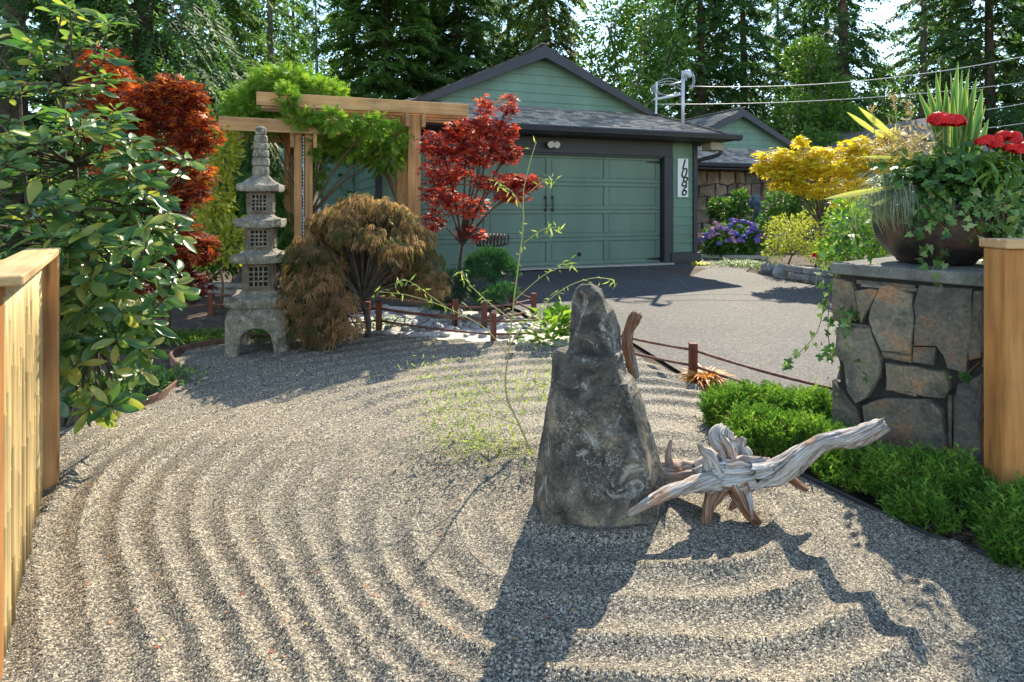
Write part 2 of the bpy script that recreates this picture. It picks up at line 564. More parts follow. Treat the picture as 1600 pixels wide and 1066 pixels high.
# raked gravel
GCOLS = [(.018, .017, .015, 1), (.050, .046, .039, 1), (.112, .098, .078, 1), (.20, .170, .125, 1), (.285, .24, .172, 1), (.50, .45, .355, 1)]
GRAVEL = gravelmat('raked_gravel', GCOLS, 150.0, (1.6, (.84, .83, .83, 1), (1.08, 1.02, .95, 1)), .7)
GP = [gpt(97, 657), gpt(150, 651), gpt(200, 643), gpt(245, 628), gpt(272, 610), gpt(283, 594), gpt(276, 577), gpt(268, 560), gpt(300, 547), gpt(380, 534), gpt(440, 531),
      gpt(520, 532), gpt(600, 523), gpt(700, 534), gpt(800, 541), gpt(900, 546), gpt(985, 557), gpt(1083, 598), gpt(1125, 642), gpt(1185, 716),
      gpt(1290, 766), gpt(1430, 834), gpt(1600, 898), gpt(1780, 980), Vector((2.6, 1.3, 0)), Vector((2.4, .9, 0)), Vector((-1.05, .9, 0)), Vector((-1.73, 1.98, 0)), Vector((-2.5, 3.22, 0))]
def sstep(a, b, t):
    t = np.clip((t - a) / (b - a), 0, 1)
    return t * t * (3 - 2 * t)
def wob(x, y, s, p):
    return np.sin(x * s + p) * np.cos(y * s * 1.13 + p * 1.7) * .6 + np.sin((x + y) * s * 1.9 + p * 2.3) * .4
def gravel_h(x, y):
    # crests run as offset curves round the stone and the driftwood, wider apart at the far left
    xx = x + .035 * wob(x, y, 1.5, 1.0) ; yy = y + .035 * wob(x, y, 1.3, 4.0) 
    ax, ay, bx, by = .30, 2.96, .86, 2.90
    fz = sstep(2.9, 4.6, y)
    ux, uy = bx - ax, by - ay
    t = np.clip(((xx - ax) * ux + (yy - ay) * uy) / (ux * ux + uy * uy), 0, 1)
    dx, dy = xx - ax - t * ux, yy - ay - t * uy
    r = np.sqrt(dx * dx + dy * dy)
    th = np.degrees(np.arctan2(dy, -dx))
    ks = np.array([-180, -90, -60, -42, -28, -14, -2, 10, 25, 45, 70, 90, 115, 145, 180.])
    vs_ = np.array([1, 1, .90, .82, .84, .92, 1.03, 1.13, 1.20, 1.22, 1.24, 1.26, 1.22, 1.1, 1.])
    i0 = np.clip(np.searchsorted(ks, th) - 1, 0, len(ks) - 2)
    tt = (th - ks[i0]) / (ks[i0 + 1] - ks[i0]); 
    s_ = vs_[i0] * (1 - tt) + vs_[i0 + 1] * tt
    sc_ = 1 + (s_ - 1) * sstep(.6, 1.5, r)
    r = r / sc_
    rr = np.where(r < .77, .77 - (.77 - r) * .9, r)
    ph = (rr - .77) / .172
    fr_ = ph + .5 - np.floor(ph + .5)
    far = sstep(2.9, 3.9, y)
    w_ = .5 - .24 * far
    tri = np.where(fr_ < w_, fr_ / w_, (1 - fr_) / (1 - w_))
    rd = np.sqrt(tri * tri + .002) ** (1.6 - .5 * far)
    amp = .172 * sc_ * (.29 - .11 * sstep(2.5, 4.2, y)) * (.9 + .22 * wob(x, y, 1.3, 2.0) + .12 * wob(x, y, 5.0, .3))
    amp *= 1 - .24 * sstep(.1, -.9, x) * sstep(3.6, 3.0, y)
    amp *= .82 + .35 * wob(x, y, 2.7, 1.1)
    amp *= 1 - .2 * np.exp(-(((x + 1.35) / .9) ** 2 + ((y - 3.0) / .55) ** 2))
    amp *= 1 - .45 * sstep(1.1, 1.7, x)
    amp *= sstep(.22, .34, r)
    amp *= 1 - .7 * np.exp(-((x + 2.4) ** 2 + (y - 5.9) ** 2) / .35)
    berm = .03 * np.exp(-((((x - .43) / .36) ** 2 + ((y - 2.98) / .24) ** 2) - .8) ** 2 * 6)
    return gzn(y) + .012 + berm + np.maximum(amp, .004) * rd + .014 * wob(x, y, 1.1, 5.5) + .003 * wob(x, y, 9.0, 2.5)
st = .018
gx = np.arange(-3.1, 2.8, st); gy = np.arange(.9, 7.0, st)
X, Y = np.meshgrid(gx, gy)
Z = gravel_h(X, Y)
idx = np.arange(X.size).reshape(X.shape)
cx, cyy = X[:-1, :-1] + st / 2, Y[:-1, :-1] + st / 2
keep = inpoly(cx, cyy, GP)
q = np.stack([idx[:-1, :-1], idx[:-1, 1:], idx[1:, 1:], idx[1:, :-1]], -1)[keep]
used, inv = np.unique(q, return_inverse=True)
co = np.stack([X.ravel(), Y.ravel(), Z.ravel()], 1)[used]
me = fast_mesh('raked_gravel', co, inv.reshape(q.shape))
me.polygons.foreach_set('use_smooth', np.ones(len(q), bool))
me.materials.append(GRAVEL)
tag(link('raked_gravel', me, (0, 0, 0)), kind='structure')

# the little stones themselves, where they are near enough to be seen singly
PEB = leafmat('gravel_stone', GCOLS, .8, 0.0, .3)
def pebbles(name, n, dmin, dmax, s0, s1, label):
    d = np.sqrt(RNG.random(n) * (dmax ** 2 - dmin ** 2) + dmin ** 2)
    x = (RNG.random(n) * 1.86 - .93) * d
    k = inpoly(x, d, GP)
    x, d = x[k], d[k]
    z = gravel_h(x, d)
    n = len(x)
    V = np.array([(1, 0, -.1), (-1, .1, -.1), (.1, .85, -.1), (-.1, -.8, -.1), (.15, .05, .6)])
    T = np.array([(0, 2, 4), (2, 1, 4), (1, 3, 4), (3, 0, 4)])
    dirs = rvec(n); dirs[:, 2] *= .45
    ups = rvec(n) * .75; ups[:, 2] += 1
    sz = (s0 + (s1 - s0) * RNG.random(n) ** 2)
    o = cloud(name, (V, T), np.stack([x, d, z + sz * .02], 1), dirs, ups, sz, PEB)
    tag(o, label, 'gravel', kind='stuff')
pebbles('loose_gravel', 150000, 1.85, 3.8, .0024, .0052, 'small grey and tan stones of the raked gravel in the foreground')

# steel edging of the planting bed on the left, black edging on the right
def strip(name, pts, h, t, mat, label, cat, z0=-.03):
    m = MB(); n = len(pts)
    vs, fs = [], []
    for i, p in enumerate(pts):
        tn = pts[min(i + 1, n - 1)] - pts[max(i - 1, 0)]
        nv = Vector((-tn.y, tn.x, 0)).normalized() * t / 2
        g = gz(p.x, p.y)
        for q_, zz in ((p + nv, z0), (p - nv, z0), (p - nv, h), (p + nv, h)):
            vs.append((q_.x, q_.y, g + zz))
    for i in range(n - 1):
        for k in range(4):
            fs.append((i * 4 + k, i * 4 + (k + 1) % 4, (i + 1) * 4 + (k + 1) % 4, (i + 1) * 4 + k))
    fs += [(0, 1, 2, 3), tuple((n - 1) * 4 + k for k in (3, 2, 1, 0))]
    m.add(vs, fs)
    return tag(m.build(name, mat, bevel=.003), label, cat)
def smooth_path(pts, k=6):
    pts = [Vector(p) for p in pts]
    out = []
    for i in range(len(pts) - 1):
        p0, p1, p2, p3 = pts[max(i - 1, 0)], pts[i], pts[i + 1], pts[min(i + 2, len(pts) - 1)]
        for j in range(k):
            t = j / k
            out.append(.5 * ((2 * p1) + (p2 - p0) * t + (2 * p0 - 5 * p1 + 4 * p2 - p3) * t * t + (3 * p1 - p0 - 3 * p2 + p3) * t ** 3))
    out.append(pts[-1])
    return out
STEEL = stonemat('rusty_steel', [(.10, .045, .032, 1), (.17, .08, .055, 1), (.23, .12, .085, 1)], 9, .15, .7)
BLACKP = paint('black_edging', (.03, .03, .03, 1), .6)
strip('bed_edging', smooth_path(GP[0:11]), .065, .02, STEEL, 'curved rust brown steel edging around the planting bed on the left', 'edging')
strip('gravel_edging', smooth_path(GP[19:24]), .035, .018, BLACKP, 'black edging strip between raked gravel and green juniper bed', 'edging')
# ---------------------------------------------------------------- garage and house
GREENP = paint('siding_green', (.128, .215, .165, 1), .6, .18, 1.9)
DOORP = paint('door_green', (.118, .182, .138, 1), .55, .16, 1.4)
CHAR = paint('charcoal_trim', (.028, .031, .040, 1), .5, .15)
WHITEP = paint('white_trim', (.75, .76, .76, 1), .5, .05)
SOFFIT = paint('soffit', (.30, .27, .22, 1), .7)
CONC = stonemat('concrete', [(.30, .28, .25, 1), (.42, .40, .36, 1)], 8, .3, .9)
BLACKM = paint('black_metal', (.012, .012, .014, 1), .45)
GLASS = paint('window_glass', (.02, .03, .025, 1), .05, .1, spec=.8, bump=0)
SHING = None
def shingmat():
    m, n, l, out = newmat('asphalt_shingle')
    a = n.new('ShaderNodeAttribute'); a.attribute_name = 'rnd'
    r = ramp(n, [(.11, .10, .10, 1), (.19, .175, .165, 1), (.30, .265, .23, 1), (.36, .32, .27, 1)])
    l.new(a.outputs['Fac'], r.inputs['Fac'])
    v = coords(n, l)
    f = noisetex(n, l, v, 40, 4, .7)
    r2 = ramp(n, [(.6, .6, .6, 1), (1.25, 1.25, 1.25, 1)], .3, .7)
    l.new(f.outputs['Fac'], r2.inputs['Fac'])
    c = mixc(n, l, 1.0, r.outputs['Color'], r2.outputs['Color'], 'MULTIPLY')
    p = n.new('ShaderNodeBsdfPrincipled'); p.inputs['Roughness'].default_value = .9
    l.new(c, p.inputs['Base Color']); l.new(p.outputs[0], out.inputs['Surface'])
    return m
SHING = shingmat()
ROOFBASE = stonemat('roof_felt', [(.10, .09, .085, 1), (.2, .18, .16, 1)], 8, .3, .95)

def make_frame(O, ang):
    u = Vector((math.cos(ang), math.sin(ang), 0)); n = Vector((math.sin(ang), -math.cos(ang), 0))
    def fr(s, q, z):
        p = O + u * s + n * q
        return Vector((p.x, p.y, z))
    return fr, u, n

def shingles(parent, o0, e, up, poly, course=.105, tab=.2):
    """tabs laid on a slope: o0 a corner, e along the eave, up the slope (unit vectors); poly in (e, up) metres"""
    px = np.array([p[0] for p in poly]); py = np.array([p[1] for p in poly])
    nv = e.cross(up).normalized()
    if nv.z < 0: nv = -nv
    co, tr, rn = [], [], []
    nc = int(py.max() / course) + 1
    for j in range(nc):
        y0 = j * course
        x = px.min() - random.random() * tab
        while x < px.max():
            w = tab * random.uniform(.65, 1.25)
            xa, xb = x + .004, x + w - .004
            ym = y0 + course * .5
            if inpoly(np.array([(xa + xb) / 2]), np.array([min(max(ym, .02), py.max() - .02)]), poly)[0]:
                lift = random.uniform(.008, .016)
                b = len(co)
                for (xx, yy, h) in ((xa, y0 - .012, lift), (xb, y0 - .012, lift), (xb, y0 + course, .003), (xa, y0 + course, .003), (xa, y0 - .012, .0), (xb, y0 - .012, .0)):
                    co.append(o0 + e * xx + up * yy + nv * h)
                tr += [(b, b + 1, b + 2, b + 3), (b + 4, b + 5, b + 1, b)]
                rn += [random.random()] * 6
            x += w
    co = np.array([tuple(c) for c in co])
    org = Vector(co.mean(0))
    me = fast_mesh('shingles', co - np.array(org)[None], np.array(tr), np.array(rn))
    me.materials.append(SHING)
    o = link('shingles', me, org, parent)
    tag(o, kind='stuff')
    return o

def lap_board(parent, fr, s0, s1, z0, z1, q, sl0=None, sl1=None, mat=None, th=.018):
    """one lap-siding board; sl0/sl1 = its ends at the top when they are cut on a slope"""
    t0 = s0 if sl0 is None else sl0; t1 = s1 if sl1 is None else sl1
    m = MB()
    m.hexa([fr(s0, q, z0), fr(s1, q, z0), fr(s1, q + th, z0), fr(s0, q + th, z0), fr(t0, q, z1), fr(t1, q, z1), fr(t1, q + .004, z1), fr(t0, q + .004, z1)])
    return m.build('siding_board', mat or GREENP, parent)

def dutch(parent, fr, u, n, c, half, ze, t, qe, skirt, depth, gut=True, over=.15):
    """hipped roof with a gable above the skirt"""
    zg = ze + t * skirt; qg = qe - skirt; zr = ze + t * half
    a, b = c - half, c + half
    th = Vector((0, 0, -.05))
    roof = MB()
    A, B = fr(a, qe, ze), fr(b, qe, ze)
    C_, D = fr(b - skirt, qg, zg), fr(a + skirt, qg, zg)
    roof.prism([A, B, C_, D], th)
    roof.prism([B, fr(b, qg, ze), C_], th)
    roof.prism([A, D, fr(a, qg, ze)], th)
    qo = qg + over
    roof.prism([fr(b, qg, ze), fr(b, -depth, ze), fr(c, -depth, zr), fr(c, qo, zr), fr(b - skirt + .02, qo, zg - .01), fr(b - skirt, qg - .01, zg)], th)
    roof.prism([fr(a, qg, ze), fr(a + skirt, qg - .01, zg), fr(a + skirt - .02, qo, zg - .01), fr(c, qo, zr), fr(c, -depth, zr), fr(a, -depth, ze)], th)
    ro = roof.build('roof', ROOFBASE, parent)
    L = math.hypot(1, t)
    up = (-n * 1.0 + Vector((0, 0, t))).normalized()
    shingles(ro, A, u, up, [(0, 0), (2 * half, 0), (2 * half - skirt, skirt * L), (skirt, skirt * L)])
    upl = (u * 1.0 + Vector((0, 0, t))).normalized()
    # left main slope: shows on the wing
    shingles(ro, fr(a, qg, ze), -n, upl, [(0, 0), (depth + qg, 0), (depth + qg, half * L), (-over, half * L), (-over, skirt * L), (0, skirt * L)], .16, .3)
    # hip and ridge caps
    for p0, p1 in ((B, C_), (A, D), (fr(c, qo, zr), fr(c, -depth, zr))):
        k = int((p1 - p0).length / .2)
        for i in range(k):
            m = MB(); x0 = p0.lerp(p1, i / k); x1 = p0.lerp(p1, (i + 1) / k)
            m.bar(x0 + Vector((0, 0, .03)), x1 + Vector((0, 0, .012)), .17, .02)
            me_o = m.build('ridge_cap', SHINGCAP, ro)
    # barge boards and fascia under the gable
    for sgn in (-1, 1):
        m = MB()
        s_end = (b - skirt + .02) if sgn > 0 else (a + skirt - .02)
        m.prism([fr(c, qo + .003, zr - .02), fr(s_end, qo + .003, zg - .03), fr(s_end - sgn * .25, qo + .003, zg - .04), fr(c, qo + .003, zr - .245)], n * .035)
        m.build('barge_board', CHAR, parent)
        m = MB()
        m.prism([fr(c, qg - .04, zr - .06), fr(s_end - sgn * .1, qg - .04, zg - .055), fr(s_end - sgn * .1, qg - .04, zg - .075), fr(c, qg - .04, zr - .08)], n * (over + .03))
        m.build('soffit', SOFFIT, parent)
    # gable wall of lap boards
    z = zg - .06; k = 0
    while z < zr - .16:
        z1 = min(z + .172, zr - .10)
        s0 = max(a + skirt, a + (z - ze) / t + .0); s1 = min(b - skirt, b - (z - ze) / t)
        e0 = max(s0, a + (z1 - ze) / t); e1 = min(s1, b - (z1 - ze) / t)
        lap_board(parent, fr, s0, s1, z + .002, z1, qg - .06, e0, e1)
        z = z1; k += 1
    m = MB(); m.prism([fr(a + skirt, qg - .062, zg - .1), fr(b - skirt, qg - .062, zg - .1), fr(c, qg - .062, zr - .07)], -n * .05)
    m.build('gable_wall', GREENP, parent)
    # gutter round the eave
    if gut:
        g = MB()
        prof = [(0, 0), (.11, 0.0), (.125, -.02), (.10, -.10), (.02, -.115), (0, -.115)]
        P = [fr(a - .12, qe + q_, ze + .02 + z_) for q_, z_ in prof]
        g.prism(P, u * (2 * half + .24))
        g.build('gutter', CHAR, parent)
        g = MB()
        P = [fr(b + q_, qe - .004, ze + .02 + z_) for q_, z_ in prof]
        g.prism(P, -n * 3.5)
        g.build('gutter', CHAR, parent)
    return ro

SHINGCAP = stonemat('ridge_shingle', [(.16, .15, .14, 1), (.32, .29, .25, 1)], 14, .4, .95, objvar=.15)

ANG = math.radians(20.2)
ZF = .4465
fr, gu, gn = make_frame(Vector((.72, 11.3, 0)), ANG)
gar = empty('garage', fr(0, 0, ZF), 'green garage with charcoal trim, dutch gable roof and panelled double door', 'garage')
# walls behind the boards
m = MB()
m.box(2.46, 3.20, -.16, -.02, ZF, 2.9, fr)
m.box(-3.12, -2.46, -.16, -.02, ZF, 2.9, fr)
m.box(-2.46, 2.46, -.16, -.02, ZF + 2.14, 2.9, fr)
m.box(3.08, 3.20, -8, -.162, ZF, 2.9, fr)
m.box(-3.12, -3.0, -8, -.162, ZF, 2.9, fr)
m.build('wall', GREENP, gar)
# header beam, soffit
m = MB(); m.box(-3.14, 2.66, -.018, .03, ZF + 2.13, ZF + 2.42, fr); m.build('header_board', CHAR, gar, bevel=.004)
m = MB(); m.box(-3.5, 3.62, -.6, .56, 2.865, 2.885, fr); m.build('eave_soffit', CHAR, gar)
m = MB(); m.box(3.2, 3.6, -6, -.602, 2.862, 2.882, fr); m.build('eave_soffit', SOFFIT, gar)
# jambs
for s0, s1 in ((2.452, 2.66), (-2.66, -2.452)):
    m = MB(); m.box(s0, s1, -.15, .05, ZF, ZF + 2.128, fr); m.build('door_jamb', CHAR, gar, bevel=.004)
m = MB(); m.box(-2.45, 2.45, -.145, .0, ZF + 2.095, ZF + 2.127, fr); m.build('door_stop', CHAR, gar)
# lap boards right of the door
z = ZF + .215
while z < ZF + 2.4:
    lap_board(gar, fr, 2.662, 3.158, z, min(z + .178, ZF + 2.42), -.018)
    z += .18
m = MB(); m.box(3.16, 3.255, -.2, .035, ZF + .2, ZF + 2.42, fr); m.build('corner_board', CHAR, gar, bevel=.004)
m = MB(); m.box(2.60, 3.31, -.25, .075, ZF - .02, ZF + .2, fr); m.build('plinth_board', CHAR, gar, bevel=.006)
# left: boards of the side wall, corner board
m = MB(); m.box(-3.2, -3.1, -.1, .035, ZF, ZF + 2.42, fr); m.build('corner_board', CHAR, gar, bevel=.004)
z = ZF + .05
while z < ZF + 2.4:
    lap_board(gar, fr, -3.098, -2.662, z, min(z + .178, ZF + 2.42), -.018)
    m = MB(); z1 = min(z + .178, ZF + 2.42)
    m.hexa([fr(-3.142, -4.2, z), fr(-3.122, -4.2, z), fr(-3.122, -.101, z), fr(-3.142, -.101, z), fr(-3.128, -4.2, z1), fr(-3.122, -4.2, z1), fr(-3.122, -.101, z1), fr(-3.128, -.101, z1)])
    m.build('siding_board', GREENP, gar)
    lap_board(gar, fr, -7.0, -3.15, z, z1, -4.25)
    z += .18
m = MB(); m.box(-7.0, -3.13, -4.4, -4.26, ZF, 2.9, fr); m.build('wall', GREENP, gar)
# window in the left wall
win = MB(); win.box(-4.25, -3.95, -4.225, -4.215, ZF + .9, ZF + 2.0, fr); wo = win.build('window', GLASS, gar)
for s0, s1, z0, z1 in ((-4.36, -4.25, .8, 2.1), (-3.95, -3.89, .8, 2.1), (-4.25, -3.95, 2.0, 2.1), (-4.25, -3.95, .8, .9)):
    m = MB(); m.box(s0, s1, -4.225, -4.19, ZF + z0, ZF + z1, fr); m.build('window_frame', WHITEP, wo)
dutch(gar, fr, gu, gn, .05, 3.63, 2.97, .47, .6, 1.13, 8.5)
# garage door: four sections of four panels
dr = MB(); dr.box(-2.45, 2.45, -.145, -.112, ZF + .015, ZF + 2.12, fr)
door = dr.build('garage_door', DOORP, gar)
sec_h = 2.105 / 4
cols_s = [-2.44 + k * 1.22 for k in range(5)]
for j in range(4):
    z0 = ZF + .016 + j * sec_h
    m = MB()
    def piece(s0, s1, za, zb, q0=-.1115, q1=-.088):
        m.box(s0, s1, q0, q1, za, zb, fr)
    piece(-2.44, 2.44, z0 + .003, z0 + .075)
    piece(-2.44, 2.44, z0 + sec_h - .075, z0 + sec_h - .003)
    for k in range(5):
        a = cols_s[k] - (.055 if 0 < k < 4 else (0 if k == 0 else .09)); b = cols_s[k] + (.055 if 0 < k < 4 else (.09 if k == 0 else 0))
        piece(a, b, z0 + .0752, z0 + sec_h - .0752)
    m.build('door_section', DOORP, door, bevel=.006)
    for k in range(4):
        a = cols_s[k] + (.055 if k else .09) + .014; b = cols_s[k + 1] - (.055 if k < 3 else .09) - .014
        p = MB(); p.box(a, b, -.1115, -.103, z0 + .0752 + .014, z0 + sec_h - .0752 - .014, fr)
        p.build('panel', DOORP, door, bevel=.004)
for s in (-.07, .07):
    m = MB(); zc = ZF + 1.18
    m.tube([fr(s, -.08, zc - .12), fr(s, -.055, zc - .09), fr(s, -.045, zc), fr(s, -.055, zc + .09), fr(s, -.08, zc + .12)], [.010, .008, .011, .008, .010], 6)
    m.box(s - .025, s + .025, -.088, -.08, zc - .15, zc - .09, fr); m.box(s - .025, s + .025, -.088, -.08, zc + .09, zc + .15, fr)
    m.build('handle', BLACKM, door)
m = MB(); c0 = fr(.63, -.085, ZF + .22)
m.tube([c0, c0 + gn * .03, c0 + gn * .05], [.035, .035, .02], 10); m.build('lock_knob', BLACKM, door)
for zc in (.085, 2.02):
    m = MB(); m.prism([fr(2.44, -.087, ZF + zc - .03), fr(2.44, -.087, ZF + zc + .03), fr(2.15, -.087, ZF + zc + .012), fr(2.1, -.087, ZF + zc), fr(2.15, -.087, ZF + zc - .012)], gn * .008); m.build('strap_hinge', BLACKM, door)
m = MB(); m.box(-2.45, 2.6, -.16, .16, ZF - .02, ZF + .012, fr); m.build('threshold', CONC, gar)
# floodlight
fl = MB(); fl.box(-.02, .12, .03, .07, ZF + 2.24, ZF + 2.34, fr); fo = fl.build('floodlight', paint('light_housing', (.55, .53, .47, 1), .5), gar, bevel=.008)
for ds in (-.09, .03):
    m = MB(); p0 = fr(ds + .02, .07, ZF + 2.30); p1 = fr(ds + .0, .22, ZF + 2.255)
    m.tube([p0, p0.lerp(p1, .35), p1], [.025, .05, .062], 10); m.build('lamp_head', MATS['light_housing'], fo)
# downspout at the right corner
m = MB()
pp = [fr(3.62, .30, 2.86), fr(3.62, .30, 2.72), fr(3.58, .25, 2.62), fr(3.34, -.05, 2.52), fr(3.29, -.09, 2.40), fr(3.29, -.09, ZF + .05)]
m.tube(smooth_path(pp, 4), .04, 8); m.build('downspout', CHAR, gar, smooth=True)
m = MB(); m.box(3.3, 3.6, .1, .4, 2.70, 2.858, fr); m.build('soffit_bracket', SOFFIT, gar, bevel=.01)

# house number sign
sg = MB(); sg.box(2.785, 3.035, .004, .02, ZF + 1.32, ZF + 2.10, fr)
sign = sg.build('house_number_sign', WHITEP, None, bevel=.004)
tag(sign, 'tall white sign with black slanted numerals 1086 on the garage wall', 'sign')
for ch, sx, zc in (('1', -.01, 1.975), ('0', .0, 1.80), ('8', .01, 1.62), ('6', .01, 1.44)):
    cu = bpy.data.curves.new('numeral', 'FONT'); cu.body = ch
    cu.size = .29; cu.shear = .3; cu.align_x = 'CENTER'; cu.align_y = 'CENTER'; cu.extrude = .003; cu.offset = .003
    tmp = bpy.data.objects.new('numeral', cu); COL.objects.link(tmp)
    dg = bpy.context.evaluated_depsgraph_get()
    me = bpy.data.meshes.new_from_object(tmp.evaluated_get(dg))
    bpy.data.objects.remove(tmp)
    me.materials.clear(); me.materials.append(BLACKM)
    p = fr(2.91 + sx, .024, ZF + zc)
    o = link('numeral', me, p, sign)
    o.rotation_euler = (math.radians(90), 0, ANG)

# electric mast, aerial frame and wires
ALU = paint('galvanised', (.48, .52, .58, 1), .45, .1, metal=.3)
mp_ = at(1067, 190, 12.0)
mast = empty('service_mast', mp_, 'grey metal service mast with coiled wires standing on the garage roof', 'mast')
m = MB(); m.tube([mp_ - Vector((0, 0, .15)), at(1067, 122, 12.0)], .033, 10); m.build('pole', ALU, mast, smooth=True)
m = MB(); top = at(1069, 115, 12.0)
m.tube([at(1067, 122, 12.0), top, top + Vector((.06, -.05, .0)), top + Vector((.1, -.1, -.09))], [.036, .07, .07, .035], 10); m.build('weatherhead', ALU, mast, smooth=True)
m = MB(); m.tube([at(1067, 147, 12.0), at(1022, 156, 12.0)], .028, 8); m.tube([at(1066, 128, 12.0), at(1045, 133, 12.0)], .016, 6); m.build('crossarm', ALU, mast, smooth=True)
m = MB(); m.tube([at(1026, 128, 12.0), at(1025, 178, 12.0)], .02, 6); m.build('bracket', ALU, mast)
WIRE = paint('wire_grey', (.33, .35, .38, 1), .5, .05)
m = MB()
for k in range(3):
    c = at(1040 + k * 3, 140 - k * 2, 12.0)
    m.tube([c + Vector((.30 * math.cos(a), .05 * math.sin(3 * a), (.10 + .03 * k) * math.sin(a))) for a in np.linspace(0, 5.6, 18)], .008, 4)
c = at(1076, 126, 11.95)
for k in range(2):
    m.tube([c + Vector((.08 * math.cos(a) + .03 * k, -.03, .17 * math.sin(a))) for a in np.linspace(-1.5, 3.2, 12)], .009, 4)
m.build('coiled_wire', WIRE, mast)
def wire(a, b, sag, r, label):
    a, b = Vector(a), Vector(b)
    m = MB(); m.tube([a.lerp(b, t) - Vector((0, 0, sag * 4 * t * (1 - t))) for t in np.linspace(0, 1, 28)], r, 5)
    tag(m.build('overhead_wire', WIRE, None, smooth=True), label, 'wire')
wire(at(1076, 135, 12.0), at(2000, -25, 11.0), .55, .009, 'upper twisted overhead wire rising from the mast to the top right')
wire(at(1026, 163, 12.0), at(2000, 60, 12.0), .35, .007, 'lower overhead wire running right from the crossarm below the upper wire')
wire(at(1480, 180, 16.0), at(2000, 60, 13.0), .2, .007, 'thin overhead wire behind the planter spiky leaves')
wire(at(1440, 210, 15.0), at(2000, 110, 13.0), .2, .007, 'lowest overhead wire at the right behind the red geraniums')

# ---- house wing with stone wall behind the garage
fw, wu, wnn = make_frame(Vector((6.67, 18.0, 0)), ANG)
wing = empty('house', fw(0, 0, ZF), 'green gabled house with rubble stone wall behind the garage', 'house')
dutch(wing, fw, wu, wnn, 0, 3.45, 2.74, .5, 1.2, 1.12, 6.0)
m = MB(); m.box(-3.0, 3.0, .3, .5, ZF - .05, 2.62, fw); m.build('wall', stonemat('mortar', [(.03, .028, .025, 1), (.07, .065, .06, 1)], 9, .3, .95), wing)
m = MB(); m.box(-3.3, 3.3, .2, 1.17, 2.60, 2.625, fw); m.build('eave_soffit', CHAR, wing)
WALLSTONE = stonemat('wall_stone', [(.07, .06, .05, 1), (.17, .14, .11, 1), (.27, .23, .19, 1)], 3.0, .5, .9, objvar=.45)
def quad_stones(parent, fr, s0, s1, z0, z1, q, rows, avg, th, mat, name='stone', gap=.012):
    rng = random.Random(3)
    zs = [z0 + (z1 - z0) * i / rows for i in range(rows + 1)]
    lines = []
    for j in range(rows + 1):
        lines.append(lambda s, j=j: zs[j] + (0 if j in (0, rows) else (noise.noise((s * 1.7, j * 5.3, 0)) * .45 * (z1 - z0) / rows)))
    for j in range(rows):
        s = s0
        while s < s1 - .02:
            w = avg * rng.uniform(.55, 1.5)
            e = min(s + w, s1)
            if s1 - e < avg * .3: e = s1
            tl, tr = rng.uniform(-.2, .2) * avg, rng.uniform(-.2, .2) * avg
            pts = [(s + gap, lines[j](s) + gap), ((s + e) / 2, lines[j]((s + e) / 2) + gap), (e - gap, lines[j](e) + gap), (e - gap + rng.uniform(-.03, .0) * 2, (lines[j](e) + lines[j + 1](e)) / 2),
                   (e - gap - rng.uniform(0, .05), lines[j + 1](e) - gap), ((s + e) / 2, lines[j + 1]((s + e) / 2) - gap - rng.uniform(0, .03)), (s + gap + rng.uniform(0, .05), lines[j + 1](s) - gap), (s + gap + rng.uniform(0, .03), (lines[j](s) + lines[j + 1](s)) / 2)]
            t = th * rng.uniform(.6, 1.3)
            m = MB(); n = len(pts)
            back = [fr(a, q - .02, b) for a, b in pts]; front = [fr(a, q + t * .7, b) for a, b in pts]
            cx = sum(p[0] for p in pts) / n; cz = sum(p[1] for p in pts) / n
            cap = [fr(cx + (a - cx) * .82, q + t, cz + (b - cz) * .82) for a, b in pts]
            fs = [tuple(range(n))[::-1]] + [(i, (i + 1) % n, n + (i + 1) % n, n + i) for i in range(n)] + [(n + i, n + (i + 1) % n, 2 * n + (i + 1) % n, 2 * n + i) for i in range(n)] + [tuple(range(2 * n, 3 * n))]
            m.add(back + front + cap, fs)
            m.build(name, mat, parent)
            s = e
quad_stones(wing, fw, -2.9, 1.4, ZF - .04, 2.6, .5, 6, .42, .05, WALLSTONE)
# long roof of the rest of the house, farther right
m = MB()
P = [at(1236, 246, 21), at(1245, 219, 24), at(1470, 180, 23.0), at(1560, 240, 20)]
r0 = m.prism(P, (0, 0, -.12)).build('roof', ROOFBASE, wing)
e_ = (P[3] - P[0]); ew = e_.length; e_.normalize()
upv = (P[1] - P[0]); upv = (upv - e_ * upv.dot(e_)); hh = upv.length; upv.normalize()
shingles(r0, P[0], e_, upv, [(0.1, 0), (ew * .96, 0), (ew * .78, hh * 1.0), (.45, hh * 1.0)], .22, .5)
m = MB(); a, b = P[0] + Vector((.3, .5, -.15)), P[3] + Vector((-.3, .5, -.15))
m.hexa([(a.x, a.y, ZF - .1), (b.x, b.y, ZF - .1), (b.x, b.y + 3, ZF - .1), (a.x, a.y + 3, ZF - .1), tuple(a), tuple(b), (b.x, b.y + 3, b.z), (a.x, a.y + 3, a.z)])
m.build('wall', GREENP, wing)
